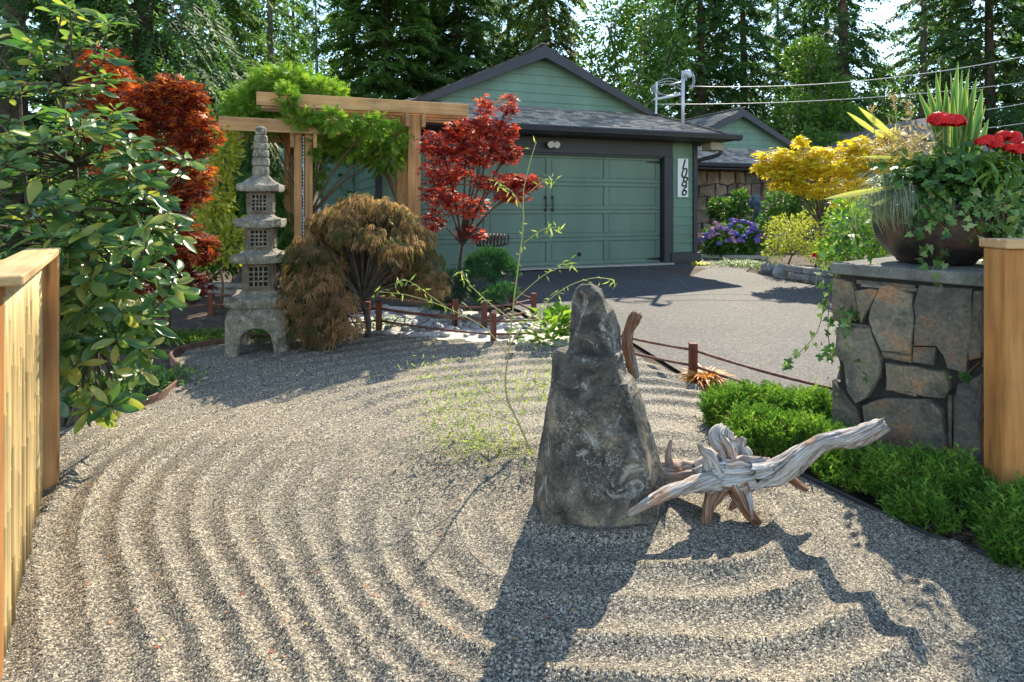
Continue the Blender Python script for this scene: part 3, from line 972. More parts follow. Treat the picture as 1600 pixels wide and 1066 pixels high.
# ---------------------------------------------------------------- pergola
CEDAR_U = woodmat('cedar_beam', [(.38, .19, .07, 1), (.55, .31, .13, 1), (.66, .42, .20, 1)], 'x', ANG)
CEDAR_Z = woodmat('cedar_post', [(.30, .14, .05, 1), (.46, .235, .09, 1), (.58, .33, .14, 1)], 'z')
CEDAR_N = woodmat('cedar_cross', [(.26, .13, .05, 1), (.40, .21, .085, 1), (.5, .28, .12, 1)], 'x', ANG + math.pi / 2)
pf, pu, pn = make_frame(Vector((-3.36, 8.0, 0)), ANG)
def pz(s, q):
    p = pf(s, q, 0); return gz(p.x, p.y)
per = empty('pergola', pf(1.2, -.5, pz(1.2, -.5)), 'cedar pergola with two tiers of beams behind the stone lantern', 'pergola')
for s0, s1, q0, q1 in ((.465, .565, -.12, -.005), (.60, .70, -.12, -.005), (2.0, 2.18, -.18, -.005), (.33, .47, -1.28, -1.12), (2.02, 2.18, -1.28, -1.12)):
    m = MB(); m.box(s0, s1, q0, q1, pz(s0, q0) - .05, 2.893, pf); m.build('post', CEDAR_Z, per, bevel=.006)
m = MB(); m.box(0, 2.88, 0.0, .055, 2.897, 3.075, pf); m.build('beam', CEDAR_U, per, bevel=.005)
m = MB(); m.box(-.1, 2.9, -1.34, -1.285, 2.897, 3.07, pf); m.build('beam', CEDAR_U, per, bevel=.005)
for q in (-.26, -.52, -.78, -1.04):
    m = MB(); m.box(.05, 2.95, q - .03, q + .03, 2.897, 2.985, pf); m.build('slat', CEDAR_U, per, bevel=.004)
m = MB(); m.box(-.45, 1.066, 0.0, .055, 2.549, 2.727, pf); m.build('beam', CEDAR_U, per, bevel=.005)
m = MB(); m.box(-.5, 1.1, -1.34, -1.285, 2.549, 2.72, pf); m.build('beam', CEDAR_U, per, bevel=.005)
for zz in (2.70, 2.352):
    for s0 in ((.412, .704, 1.945, 2.183) if zz > 2.6 else (.412, .704)):
        m = MB(); m.box(s0, s0 + .05, -1.42, .10 if zz > 2.6 else .09, zz, zz + .193, pf); m.build('cross_beam', CEDAR_N, per, bevel=.005)
# rain chain between the twin posts
m = MB(); p0 = pf(.583, .02, 2.5)
for k in range(46):
    c = p0 - Vector((0, 0, k * .045))
    m.tube([c + Vector((0, 0, .018)), c, c - Vector((0, 0, .018))], [.004, .012, .004], 5)
tag(m.build('rain_chain', ALU), 'thin metal rain chain hanging down the twin pergola post', 'rain chain')

# ---------------------------------------------------------------- stone lantern
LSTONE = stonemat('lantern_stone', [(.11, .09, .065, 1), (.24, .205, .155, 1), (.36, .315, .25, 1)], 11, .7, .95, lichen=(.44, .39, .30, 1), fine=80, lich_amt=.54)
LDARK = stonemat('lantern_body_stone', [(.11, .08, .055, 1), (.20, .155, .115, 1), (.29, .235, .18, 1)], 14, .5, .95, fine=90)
LD = 5.88
lc = ground(408, LD)
lant = empty('stone_lantern', lc, 'tall three tier stone pagoda lantern on arched legs, beside the lace maple', 'lantern')
K = F / LD
def lz(py): return CAMZ + (HOR - py) / K
rot = Matrix.Rotation(math.radians(13), 3, 'Z')
def lp(x, y, z): 
    v = rot @ Vector((x, y, 0))
    return Vector((lc.x + v.x, lc.y + v.y, z))
def tier_roof(z0, z1, z2, wt, wb, lift, cx=0.0):
    """square roof: underside z0, brim top z1, crown z2; corners lifted"""
    m = MB(); N = 8
    rings = [(wb * .80, z0 + .004, 0.15), (wb * .97, z0, .8), (wb, z0 + (z1 - z0) * .35, 1.0), (wb * .985, z1, 1.0), (wb * .80, z1 + (z2 - z1) * .22, .45), (wb * .62, z1 + (z2 - z1) * .52, .15), (wt, z2, 0)]
    vs, fs = [], []
    per = []
    for k in range(4 * N):
        side, t = divmod(k, N); t = t / N * 2 - 1
        x, y = [(t, -1), (1, t), (-t, 1), (-1, -t)][side]
        per.append((x, y))
    M = len(per)
    for w, z, l in rings:
        for x, y in per:
            cc = abs(x * y) ** 3
            rr = w / 2 * (1 + .05 * cc * l)
            jit = noise.noise((x * 2.1 + z * 9, y * 2.3, z * 7)) * .006
            vs.append(lp(cx + x * rr + jit, y * rr + jit, z + lift * l * cc + jit))
    for i in range(len(rings) - 1):
        for k in range(M):
            fs.append((i * M + k, i * M + (k + 1) % M, (i + 1) * M + (k + 1) % M, (i + 1) * M + k))
    fs.append(tuple(range(M))[::-1]); fs.append(tuple(range((len(rings) - 1) * M, len(rings) * M)))
    m.add(vs, fs)
    return m
def tier_body(z0, z1, wb, wt):
    m = MB()
    m.hexa([lp(-wb / 2, -wb / 2, z0), lp(wb / 2, -wb / 2, z0), lp(wb / 2, wb / 2, z0), lp(-wb / 2, wb / 2, z0), lp(-wt / 2, -wt / 2, z1), lp(wt / 2, -wt / 2, z1), lp(wt / 2, wt / 2, z1), lp(-wt / 2, wt / 2, z1)])
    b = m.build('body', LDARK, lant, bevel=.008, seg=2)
    w = (wb + wt) / 2
    zc0, zc1 = z0 + (z1 - z0) * .2, z0 + (z1 - z0) * .82
    hw = w * .30
    for side in range(4):
        R2 = Matrix.Rotation(side * math.pi / 2, 3, 'Z')
        def sp(x, y, z):
            v = R2 @ Vector((x, y, 0)); return lp(v.x, v.y, z)
        h = w / 2
        # near-black slab painted for the shade of a hollow, stone frame, lattice bars
        mm = MB(); mm.box(-hw, hw, -h - .004, -h + .03, zc0, zc1, sp); mm.build('shade_slab', LBLACK, b)
        mm = MB()
        e = .022
        mm.box(-hw - e, -hw, -h - .016, -h + .02, zc0 - e, zc1 + e, sp); mm.box(hw, hw + e, -h - .016, -h + .02, zc0 - e, zc1 + e, sp)
        mm.box(-hw, hw, -h - .016, -h + .02, zc1, zc1 + e, sp); mm.box(-hw, hw, -h - .016, -h + .02, zc0 - e, zc0, sp)
        mm.build('window_frame', LDARK, b, bevel=.004)
        mm = MB()
        for i in range(1, 4):
            x = -hw + 2 * hw * i / 4
            mm.box(x - .006, x + .006, -h - .012, -h - .002, zc0, zc1, sp)
            z = zc0 + (zc1 - zc0) * i / 4
            mm.box(-hw, hw, -h - .0105, -h - .003, z - .006, z + .006, sp)
        mm.build('lattice', LSTONE, b)
LBLACK = paint('lantern_shade_black', (.012, .011, .01, 1), .9, bump=0)  # black colour stands for shade inside; the lantern bodies are solid
# legs: rounded block with two crossing arches cut out
bm = bmesh.new()
z0, z1 = lc.z - .03, lz(473)
N = 6
prof = [(.29, z0), (.285, z0 + .12), (.285, z1 - .13), (.265, z1 - .05), (.22, z1)]
me_ = MB(); vs, fs = [], []
per_ = []
for k in range(4 * N):
    side, t = divmod(k, N); t = t / N * 2 - 1
    per_.append([(t, -1), (1, t), (-t, 1), (-1, -t)][side])
for w, z in prof:
    for x, y in per_:
        r = 1 / max(1.0, (abs(x) ** 8 + abs(y) ** 8) ** (1 / 8.0))
        vs.append(lp(x * w * r, y * w * r, z))
M = len(per_)
for i in range(len(prof) - 1):
    for k in range(M): fs.append((i * M + k, i * M + (k + 1) % M, (i + 1) * M + (k + 1) % M, (i + 1) * M + k))
fs.append(tuple(range(M))[::-1]); fs.append(tuple(range((len(prof) - 1) * M, len(prof) * M)))
me_.add(vs, fs)
legs = me_.build('legs', LSTONE, lant)
for axis in (0, 1):
    cm = MB(); za = lz(503)
    arch = [(-.165, z0 - .1), (-.15, z0 + .12)] + [(.14 * math.cos(a), za - .14 + .13 * math.sin(a)) for a in np.linspace(math.pi, 0, 9)] + [(.15, z0 + .12), (.165, z0 - .1)]
    if axis == 0: cm.prism([lp(x, -.6, z) for x, z in arch], rot @ Vector((0, 1.2, 0)))
    else: cm.prism([lp(-.6, x, z) for x, z in arch], rot @ Vector((1.2, 0, 0)))
    cut = cm.build('cutter', LSTONE)
    md = legs.modifiers.new('cut', 'BOOLEAN'); md.operation = 'DIFFERENCE'; md.object = cut; md.solver = 'EXACT'
    bpy.context.view_layer.update()
    dg = bpy.context.evaluated_depsgraph_get()
    new = bpy.data.meshes.new_from_object(legs.evaluated_get(dg))
    legs.modifiers.clear(); legs.data = new
    bpy.data.objects.remove(cut)
bv = legs.modifiers.new('bevel', 'BEVEL'); bv.width = .012; bv.segments = 2; bv.limit_method = 'ANGLE'; bv.angle_limit = math.radians(40)
base_roof = tier_roof(lz(476), lz(462), lz(452), .32, .53, .035).build('roof', LSTONE, lant)
for k in range(9):        # carved petals round the lowest roof
    for side in range(4):
        R2 = Matrix.Rotation(side * math.pi / 2, 3, 'Z')
        x = -.22 + .44 * k / 8
        m = MB()
        def sp(x_, y_, z_):
            v = R2 @ Vector((x_, y_, 0)); return lp(v.x, v.y, z_)
        m.hexa([sp(x - .02, -.275, lz(469)), sp(x + .02, -.275, lz(469)), sp(x + .018, -.24, lz(470)), sp(x - .018, -.24, lz(470)), sp(x - .006, -.268, lz(462)), sp(x + .006, -.268, lz(462)), sp(x + .005, -.24, lz(461)), sp(x - .005, -.24, lz(461))])
        m.build('carved_petal', LSTONE, base_roof)
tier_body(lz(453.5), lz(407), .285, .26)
tier_roof(lz(410), lz(398), lz(388.5), .235, .44, .022).build('roof', LSTONE, lant)
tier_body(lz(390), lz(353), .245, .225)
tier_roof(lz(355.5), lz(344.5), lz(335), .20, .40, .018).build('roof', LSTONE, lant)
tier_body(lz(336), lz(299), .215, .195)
tier_roof(lz(300), lz(291), lz(275), .13, .365, .012).build('roof', LSTONE, lant)
prev = lz(277)
for y0, y1, w in ((277, 260, .155), (260, 247, .165), (247, 235, .150), (235, 223.5, .138), (223.5, 211.5, .125), (211.5, 198, .105)):
    a, b = lz(y0), lz(y1)
    r = w / 2
    m = MB(); top = y1 < 200
    m.lathe([(r * .86, a), (r * .97, a + (b - a) * .12), (r, a + (b - a) * .45), (r * .97, a + (b - a) * .8), (r * (.5 if top else .88), b - .001)] + ([(r * .2, b + .006)] if top else []), (lc.x - .002, lc.y, 0), 20)
    m.build('finial_ring', LSTONE, lant, smooth=False, bevel=.004)

# ---------------------------------------------------------------- standing stone
def rockmat():
    m, n, l, out = newmat('basalt')
    v = coords(n, l)
    a = noisetex(n, l, v, 5.0, 9, .65, .5)
    r = ramp(n, [(.040, .036, .030, 1), (.098, .086, .070, 1), (.18, .152, .115, 1), (.36, .28, .18, 1)], .38, .64)
    l.new(a.outputs['Fac'], r.inputs['Fac'])
    b = noisetex(n, l, v, 9.0, 8, .7, 1.0)
    rr = ramp(n, [(0, 0, 0, 1), (1, 1, 1, 1)], .56, .64)
    l.new(b.outputs['Fac'], rr.inputs['Fac'])
    c = mixc(n, l, rr.outputs['Color'], r.outputs['Color'], (.36, .34, .30, 1))
    # pale veins
    mv = n.new('ShaderNodeTexVoronoi'); mv.feature = 'DISTANCE_TO_EDGE'; mv.inputs['Scale'].default_value = 5.5
    dist = noisetex(n, l, v, 4.0, 5, .7)
    vm = n.new('ShaderNodeVectorMath'); vm.operation = 'ADD'
    l.new(v, vm.inputs[0]); l.new(dist.outputs['Color'], vm.inputs[1])
    l.new(vm.outputs[0], mv.inputs['Vector'])
    rv = ramp(n, [(1, 1, 1, 1), (0, 0, 0, 1)], .004, .022)
    l.new(mv.outputs['Distance'], rv.inputs['Fac'])
    vb = noisetex(n, l, v, 3.1, 4, .6)
    rvb = ramp(n, [(0, 0, 0, 1), (1, 1, 1, 1)], .52, .6); l.new(vb.outputs['Fac'], rvb.inputs['Fac'])
    fac = mixc(n, l, 1.0, rv.outputs['Color'], rvb.outputs['Color'], 'MULTIPLY')
    c = mixc(n, l, fac, c, (.50, .48, .43, 1))
    f = noisetex(n, l, v, 70, 6, .75)
    rf = ramp(n, [(.5, .5, .5, 1), (1.4, 1.4, 1.4, 1)], .3, .7); l.new(f.outputs['Fac'], rf.inputs['Fac'])
    c = mixc(n, l, 1.0, c, rf.outputs['Color'], 'MULTIPLY')
    ck = n.new('ShaderNodeTexVoronoi'); ck.feature = 'DISTANCE_TO_EDGE'; ck.inputs['Scale'].default_value = 7.0
    d2 = noisetex(n, l, v, 7.0, 6, .75)
    vm2 = n.new('ShaderNodeVectorMath'); vm2.operation = 'MULTIPLY_ADD'; vm2.inputs[1].default_value = (.35, .35, .35)
    l.new(d2.outputs['Color'], vm2.inputs[0]); l.new(v, vm2.inputs[2]); l.new(vm2.outputs[0], ck.inputs['Vector'])
    rck = ramp(n, [(0, 0, 0, 1), (1, 1, 1, 1)], .0, .02); l.new(ck.outputs['Distance'], rck.inputs['Fac'])
    c = mixc(n, l, 1.0, c, mixc(n, l, rck.outputs['Color'], (.45, .42, .4, 1), (1, 1, 1, 1)), 'MULTIPLY')
    p = n.new('ShaderNodeBsdfPrincipled'); p.inputs['Roughness'].default_value = .75
    l.new(c, p.inputs['Base Color'])
    ad = n.new('ShaderNodeMath'); ad.operation = 'ADD'
    ad0 = n.new('ShaderNodeMath'); ad0.operation = 'MULTIPLY_ADD'; ad0.inputs[1].default_value = .4
    l.new(rck.outputs['Color'], ad0.inputs[0]); l.new(a.outputs['Fac'], ad0.inputs[2])
    l.new(ad0.outputs[0], ad.inputs[0]); l.new(f.outputs['Fac'], ad.inputs[1])
    bp = n.new('ShaderNodeBump'); bp.inputs['Strength'].default_value = .8; bp.inputs['Distance'].default_value = .02
    l.new(ad.outputs[0], bp.inputs['Height']); l.new(bp.outputs[0], p.inputs['Normal'])
    l.new(p.outputs[0], out.inputs['Surface'])
    return m
BASALT = rockmat()
def rock_from_levels(name, levels, d0, dep0, dep1, mat, seed=0, tilt=0.0, disp=.010, cuts=4):
    """rings of six corners (left, two front corners, right, two back corners) -> flat broken faces"""
    bm = bmesh.new(); rings = []
    nL = len(levels)
    for i, lv in enumerate(levels):
        py, L, FL, FR, R = lv
        z = CAMZ + (HOR - py) / F * d0
        t = i / (nL - 1)
        dep = dep0 + (dep1 - dep0) * t
        yc = d0 + tilt * t
        ring = []
        for px, dy in ((L, .12), (FL, -.85), ((FL + FR) / 2 + 4 * math.sin(i * .7), -1.0), (FR, -.9), (R, .1), ((R + FR) / 2, 1.0), ((L + FL) / 2, .95)):
            d = yc + dep * dy
            ring.append(bm.verts.new(((px - 800) / F * d, d, z)))
        rings.append(ring)
    NA = 7
    for i in range(nL - 1):
        for k in range(NA):
            bm.faces.new((rings[i][k], rings[i][(k + 1) % NA], rings[i + 1][(k + 1) % NA], rings[i + 1][k]))
    bm.faces.new(rings[0][::-1]); bm.faces.new(rings[-1])
    bmesh.ops.triangulate(bm, faces=bm.faces)
    rg = random.Random(seed)
    big_ = disp * 5.5
    bmesh.ops.subdivide_edges(bm, edges=[e for e in bm.edges if e.calc_length() > big_ * 1.6], cuts=1)
    bmesh.ops.triangulate(bm, faces=[f for f in bm.faces if len(f.verts) > 3])
    bmesh.ops.recalc_face_normals(bm, faces=bm.faces); bm.normal_update()
    mv = {v: v.normal * rg.uniform(-1, 1) * disp * (.25 + .9 * v.normal.y ** 2) + Vector((0, 0, rg.uniform(-1, 1))) * disp * .5 for v in bm.verts}
    for v, dv in mv.items(): v.co += dv          # broken flat facets
    for _ in range(3):
        bmesh.ops.subdivide_edges(bm, edges=[e for e in bm.edges if e.calc_length() > .018], cuts=1)
        bmesh.ops.triangulate(bm, faces=[f for f in bm.faces if len(f.verts) > 3])
    bmesh.ops.recalc_face_normals(bm, faces=bm.faces); bm.normal_update()
    mv = {}
    for v in bm.verts:
        p = v.co
        q = Vector((p.x * 9, p.y * 9, p.z * 5 + seed))
        h = round(noise.noise(q) * 2.5) / 2.5 * .5 + noise.noise(p * 38.0) * .22 + noise.noise(p * 80.0) * .14
        mv[v] = v.normal * disp * .45 * h
    for v, dv in mv.items(): v.co += dv
    c = Vector((sum(v.co.x for v in bm.verts) / len(bm.verts), d0, min(v.co.z for v in bm.verts)))
    for v in bm.verts: v.co -= c
    bmesh.ops.recalc_face_normals(bm, faces=bm.faces)
    me = bpy.data.meshes.new(name); bm.to_mesh(me); bm.free()
    me.materials.append(mat)
    return link(name, me, c)
st = rock_from_levels('standing_stone', [(850, 826, 848, 1038, 1054), (805, 831, 852, 1034, 1047), (740, 837, 862, 1018, 1035), (660, 851, 874, 1000, 1014), (612, 858, 884, 986, 998), (594, 860, 890, 977, 988), (588, 861, 892, 972, 979), (562, 863, 898, 964, 976), (552, 866, 902, 961, 975), (546, 889, 908, 957, 973), (518, 891, 914, 951, 968), (488, 893, 914, 946, 957), (468, 895, 912, 939, 947), (456, 900, 911, 933, 939), (447, 907, 912, 923, 927)], 2.98, .19, .05, BASALT, 4, .05, .018)
tag(st, 'tall jagged dark basalt stone standing upright in the raked gravel', 'stone')
st2 = rock_from_levels('small_stone', [(590, 984, 986, 996, 999), (575, 983, 985, 994, 997), (560, 984, 986, 992, 994), (545, 985, 986, 989, 990), (538, 986, 987, 988, 989)], 3.75, .03, .012, stonemat('grey_slab', [(.12, .12, .12, 1), (.24, .24, .23, 1)], 12, .5), 9, 0, .003, 2)
tag(st2, 'narrow grey stone upright just behind the tall basalt stone', 'stone')

# ---------------------------------------------------------------- driftwood
def driftmat(name, red):
    m, n, l, out = newmat(name)
    a = n.new('ShaderNodeAttribute'); a.attribute_name = 'grain'
    mp = n.new('ShaderNodeMapping'); mp.inputs['Scale'].default_value = (5.5, 5.5, 5.0)
    l.new(a.outputs['Vector'], mp.inputs['Vector'])
    t = noisetex(n, l, mp.outputs[0], 1.0, 9, .68, .9)
    cols = [(.06, .04, .03, 1), (.28, .23, .20, 1), (.52, .48, .45, 1), (.74, .71, .68, 1)]
    if red: cols = [(.05, .025, .016, 1), (.17, .085, .05, 1), (.30, .17, .11, 1), (.45, .34, .27, 1)]
    r = ramp(n, cols, .32, .66)
    l.new(t.outputs['Fac'], r.inputs['Fac'])
    big = noisetex(n, l, coords(n, l), 5, 5, .6)
    rb = ramp(n, [(0, 0, 0, 1), (1, 1, 1, 1)], .5, .66); l.new(big.outputs['Fac'], rb.inputs['Fac'])
    c = mixc(n, l, rb.outputs['Color'], r.outputs['Color'], mixc(n, l, 1.0, r.outputs['Color'], (1.05, .68, .48, 1), 'MULTIPLY'))
    p = n.new('ShaderNodeBsdfPrincipled'); p.inputs['Roughness'].default_value = .85
    p.inputs['Specular IOR Level'].default_value = .2
    l.new(c, p.inputs['Base Color'])
    b = n.new('ShaderNodeBump'); b.inputs['Strength'].default_value = .9; b.inputs['Distance'].default_value = .012
    l.new(t.outputs['Fac'], b.inputs['Height']); l.new(b.outputs[0], p.inputs['Normal'])
    l.new(p.outputs[0], out.inputs['Surface'])
    return m
DRIFT = driftmat('driftwood', False); DRIFTR = driftmat('driftwood_root', True)
def branch(name, pts, rad, mat, parent, seed=0, seg=18, twist=1.5, rough=.16, jag=False):
    pts = smooth_path(pts, 14)
    n = len(pts)
    seg = int(seg * 1.6)
    rr = np.interp(np.linspace(0, 1, n), np.linspace(0, 1, len(rad)), rad)
    vs, fs, gr = [], [], []
    y = None; L = 0
    for i, p in enumerate(pts):
        t = (pts[min(i + 1, n - 1)] - pts[max(i - 1, 0)]).normalized()
        if y is None:
            y = t.cross(Vector((.2, .3, .9)))
        y = (y - t * y.dot(t)).normalized(); z = t.cross(y)
        if i: L += (pts[i] - pts[i - 1]).length
        for k in range(seg):
            a = 2 * math.pi * k / seg
            aa = a + twist * L * 2
            g = (math.cos(aa), math.sin(aa), L)
            dsp = .9 + rough * noise.noise((g[0] * 1.6 + seed, g[1] * 1.6, L * 5.0)) * 2.2 - rough * 2.4 * max(0, noise.noise((g[0] * 3.6 + seed, g[1] * 3.6, L * 2.6)) - .05) * 2 + rough * .5 * noise.noise((g[0] * 2 + seed, g[1] * 2, L * 22.0))
            r = rr[i] * dsp
            q = p + (y * math.cos(a) + z * math.sin(a)) * r
            if i in (0, n - 1): q = q + t * (noise.noise((g[0] * 3 + seed * 2, g[1] * 3, 2.0)) * rr[i] * (1.1 if jag else .35))
            vs.append(q); gr.append((g[0] * 1.1 + seed * 3.1, g[1] * 1.1, L))
    for i in range(n - 1):
        for k in range(seg):
            k2 = (k + 1) % seg
            fs.append((i * seg + k, i * seg + k2, (i + 1) * seg + k2, (i + 1) * seg + k))
    c0 = sum((Vector(v) for v in vs[:seg]), Vector()) / seg; c1 = sum((Vector(v) for v in vs[-seg:]), Vector()) / seg
    b0 = len(vs); vs += [c0, c1]; gr += [(0, 0, 0), (0, 0, L)]
    for k in range(seg):
        fs.append((b0, (k + 1) % seg, k)); fs.append((b0 + 1, (n - 1) * seg + k, (n - 1) * seg + (k + 1) % seg))
    o = Vector(vs[0])
    me = bpy.data.meshes.new(name); me.from_pydata([tuple(Vector(v) - o) for v in vs], [], fs)
    at_ = me.attributes.new('grain', 'FLOAT_VECTOR', 'POINT')
    at_.data.foreach_set('vector', np.array(gr, dtype=np.float32).ravel())
    me.polygons.foreach_set('use_smooth', [True] * len(me.polygons))
    me.materials.append(mat)
    return link(name, me, o, parent)
dw = empty('driftwood', gpt(1150, 822), 'silvery gnarled driftwood root with a long branch pointing right, beside the basalt stone', 'driftwood')
branch('trunk', [at(1088, 742, 3.0), at(1118, 738, 2.98), at(1160, 742, 2.95), at(1205, 738, 2.93)], [.045, .075, .082, .066], DRIFT, dw, 1, 24, 1.2, .26, True)
branch('branch', [at(1175, 742, 2.94), at(1215, 735, 2.92), at(1255, 712, 2.86), at(1290, 692, 2.80), at(1335, 683, 2.72), at(1380, 664, 2.64)], [.075, .062, .050, .042, .046, .036], DRIFT, dw, 2, 20, 1.5, .15, True)
branch('branch', [at(1135, 748, 2.95), at(1090, 757, 2.88), at(1050, 768, 2.81), at(1010, 788, 2.76), at(981, 804, 2.72)], [.06, .042, .032, .024, .012], DRIFT, dw, 3, 16, 2.0, .16)
branch('branch', [at(1120, 738, 3.02), at(1070, 742, 3.10), at(1010, 738, 3.18)], [.06, .07, .065], DRIFT, dw, 4, 16, 1.0, .18)
branch('branch_stub', [at(1046, 728, 3.12), at(1044, 708, 3.11), at(1049, 687, 3.10)], [.025, .018, .006], DRIFT, dw, 5, 10)
branch('crown_stub', [at(1140, 738, 2.97), at(1136, 706, 3.0), at(1126, 684, 3.04), at(1134, 670, 3.06)], [.085, .06, .055, .028], DRIFT, dw, 6, 20, 2.0, .42, True)
branch('crown_stub', [at(1114, 732, 2.96), at(1108, 712, 2.95), at(1097, 702, 2.94), at(1094, 694, 2.93)], [.05, .034, .022, .012], DRIFT, dw, 7, 12, 1.0, .3, True)
branch('crown_stub', [at(1158, 734, 2.98), at(1162, 712, 3.0), at(1156, 698, 3.02), at(1162, 684, 3.02)], [.05, .036, .026, .014], DRIFT, dw, 8, 12, 1.0, .3, True)
branch('root', [at(1124, 755, 2.94), at(1110, 782, 2.90), at(1105, 805, 2.88), at(1103, 826, 2.87)], [.06, .038, .03, .028], DRIFTR, dw, 9, 14, 1.0, .2)
branch('root', [at(1150, 758, 2.94), at(1160, 785, 2.90), at(1172, 805, 2.88), at(1192, 823, 2.86)], [.07, .042, .03, .012], DRIFTR, dw, 10, 14, 1.0, .25)
branch('root', [at(1165, 770, 2.93), at(1148, 788, 2.92), at(1140, 797, 2.92)], [.03, .02, .008], DRIFTR, dw, 11, 10)
branch('root', [at(1165, 760, 2.90), at(1172, 785, 2.87), at(1175, 812, 2.85)], [.02, .016, .008], DRIFT, dw, 14, 10)
branch('root', [at(1225, 738, 2.92), at(1245, 755, 2.91), at(1262, 766, 2.90)], [.045, .026, .014], DRIFTR, dw, 12, 12, 1.0, .25, True)
up_ = branch('upright_driftwood', [at(989, 590, 3.45), at(983, 565, 3.45), at(980, 535, 3.44), at(984, 515, 3.43), at(992, 500, 3.42), at(997, 490, 3.42)], [.022, .03, .034, .03, .034, .03], DRIFTR, None, 13, 12, 2, .2, True)
tag(up_, 'crooked brown driftwood stick upright behind the basalt stone', 'driftwood')

# ---------------------------------------------------------------- stone pillar
PL = Vector((2.02, 3.77, 0)); PA = Vector((.583, -.813, 0)).normalized(); PB = Vector((PA.y * -1, PA.x, 0))   # along the face, and back
def pp_(s, q, z):           # q > 0 in front of the face
    p = PL + PA * s - PB * q
    return Vector((p.x, p.y, z))
def px_face(px, py):        # pixel -> (s, z) on the face plane
    dirv = Vector(((px - 800) / F, 1, 0))
    t = PL.dot(PB) / dirv.dot(PB)
    p = dirv * t
    return ((p - PL).dot(PA), CAMZ + (HOR - py) / F * t)
pil = empty('stone_pillar', pp_(.37, -.4, gz(0, 3.6)), 'square ledgestone pillar with concrete cap holding the flower bowl', 'pillar')
PSTONE = stonemat('pillar_stone', [(.07, .068, .054, 1), (.14, .13, .102, 1), (.22, .19, .14, 1), (.34, .19, .095, 1)], 4.2, .9, .85, lichen=(.27, .27, .22, 1), fine=45, lo=.30, hi=.68, lich_amt=.60, objvar=.28)
PDARK = stonemat('pillar_joint', [(.02, .019, .018, 1), (.05, .046, .042, 1)], 9, .5, .9)
WP, DPT = .745, .90
CAPZ = 1.21
m = MB(); m.box(.01, WP - .01, -DPT + .01, -.012, -.05, CAPZ - .07, pp_); m.build('core', PDARK, pil)
m = MB(); m.box(-.03, WP + .03, -DPT - .03, .04, CAPZ - .068, CAPZ, pp_); m.build('cap', stonemat('cap_concrete', [(.10, .10, .085, 1), (.19, .185, .16, 1), (.26, .25, .215, 1)], 9, .6, .95, fine=120), pil, bevel=.008, seg=2)
def r6(x, y): return (1060 + x / 2.961, 350 + y / 2.961)
def z4(x, y): return (1300 + x / 4.633, 390 + y / 4.633)
def z5(x, y): return (1300 + x / 3.553, 600 + y / 3.553)
def face_stone(pts, th, fr_, parent, mat, shrink=.0):
    n = len(pts)
    cx = sum(p[0] for p in pts) / n; cz = sum(p[1] for p in pts) / n
    # round every straight side a little
    P = []
    for i in range(n):
        a, b = Vector(pts[i]), Vector(pts[(i + 1) % n])
        P.append(a)
        L = (b - a).length
        k = max(1, int(L / .06))
        for j in range(1, k):
            q_ = a.lerp(b, j / k)
            nn = Vector((-(b - a).y, (b - a).x)).normalized()
            P.append(q_ + nn * noise.noise((q_.x * 17, q_.y * 17, cx * 9)) * .014)
    n = len(P)
    m = MB(); vs = []
    for sc, q_ in ((1.03, -.02), (1.03, th * .75), (1.005, th * .97), (.93, th)):
        for p in P:
            x, z = cx + (p.x - cx) * sc, cz + (p.y - cz) * sc
            dq = noise.noise((x * 14, z * 14, cx * 5)) * .012 if q_ > 0 else 0
            vs.append(fr_(x, q_ + dq, z))
    fs = [(r * n + i, r * n + (i + 1) % n, (r + 1) * n + (i + 1) % n, (r + 1) * n + i) for r in range(3) for i in range(n)]
    c = len(vs); vs.append(fr_(cx, th * 1.05, cz))
    mid = []
    for p in P:
        x, z = cx + (p.x - cx) * .5, cz + (p.y - cz) * .5
        vs.append(fr_(x, th * 1.02 + noise.noise((x * 9, z * 9, 3)) * .01, z))
    fs += [(3 * n + i, 3 * n + (i + 1) % n, c + 1 + (i + 1) % n, c + 1 + i) for i in range(n)]
    fs += [(c, c + 1 + i, c + 1 + (i + 1) % n) for i in range(n)]
    m.add(vs, fs)
    return m.build('stone', mat, parent)
stones = [
    [z4(*p) for p in ((28, 205), (150, 238), (178, 300), (205, 470), (110, 540), (24, 500))],
    [z4(*p) for p in ((188, 300), (290, 282), (352, 295), (292, 420), (262, 460), (232, 525), (212, 430))],
    [z4(*p) for p in ((372, 268), (440, 260), (600, 328), (604, 560), (588, 748), (378, 724), (322, 600), (288, 500), (303, 420))],
    [z4(*p) for p in ((656, 265), (1030, 292), (1026, 560), (992, 800), (986, 880), (858, 848), (775, 690), (616, 690), (614, 400))],
    [z4(*p) for p in ((608, 702), (768, 704), (745, 832), (602, 808))],
    [z4(*p) for p in ((1048, 300), (1100, 306), (1098, 770), (1012, 790), (1034, 500))],
    [r6(*p) for p in ((748, 480), (898, 488), (938, 600), (938, 705), (880, 798), (835, 822), (797, 770), (778, 640), (738, 600))],
    [r6(*p) for p in ((972, 642), (1240, 682), (1264, 756), (1240, 800), (1140, 792), (1080, 770), (976, 764))],
    [r6(*p) for p in ((724, 722), (772, 780), (832, 848), (856, 948), (720, 952))],
    [r6(*p) for p in ((868, 838), (960, 806), (1160, 806), (1226, 862), (1248, 1040), (940, 1022), (880, 930))],
    [r6(*p) for p in ((1305, 742), (1408, 700), (1408, 1250), (1292, 1200), (1290, 900))],
    [z5(*p) for p in ((268, 354), (488, 350), (566, 440), (560, 560), (270, 560))],
    [z5(*p) for p in ((8, 260), (250, 350), (250, 560), (8, 540))],
    [z5(*p) for p in ((582, 400), (690, 400), (690, 600), (575, 600))],
]
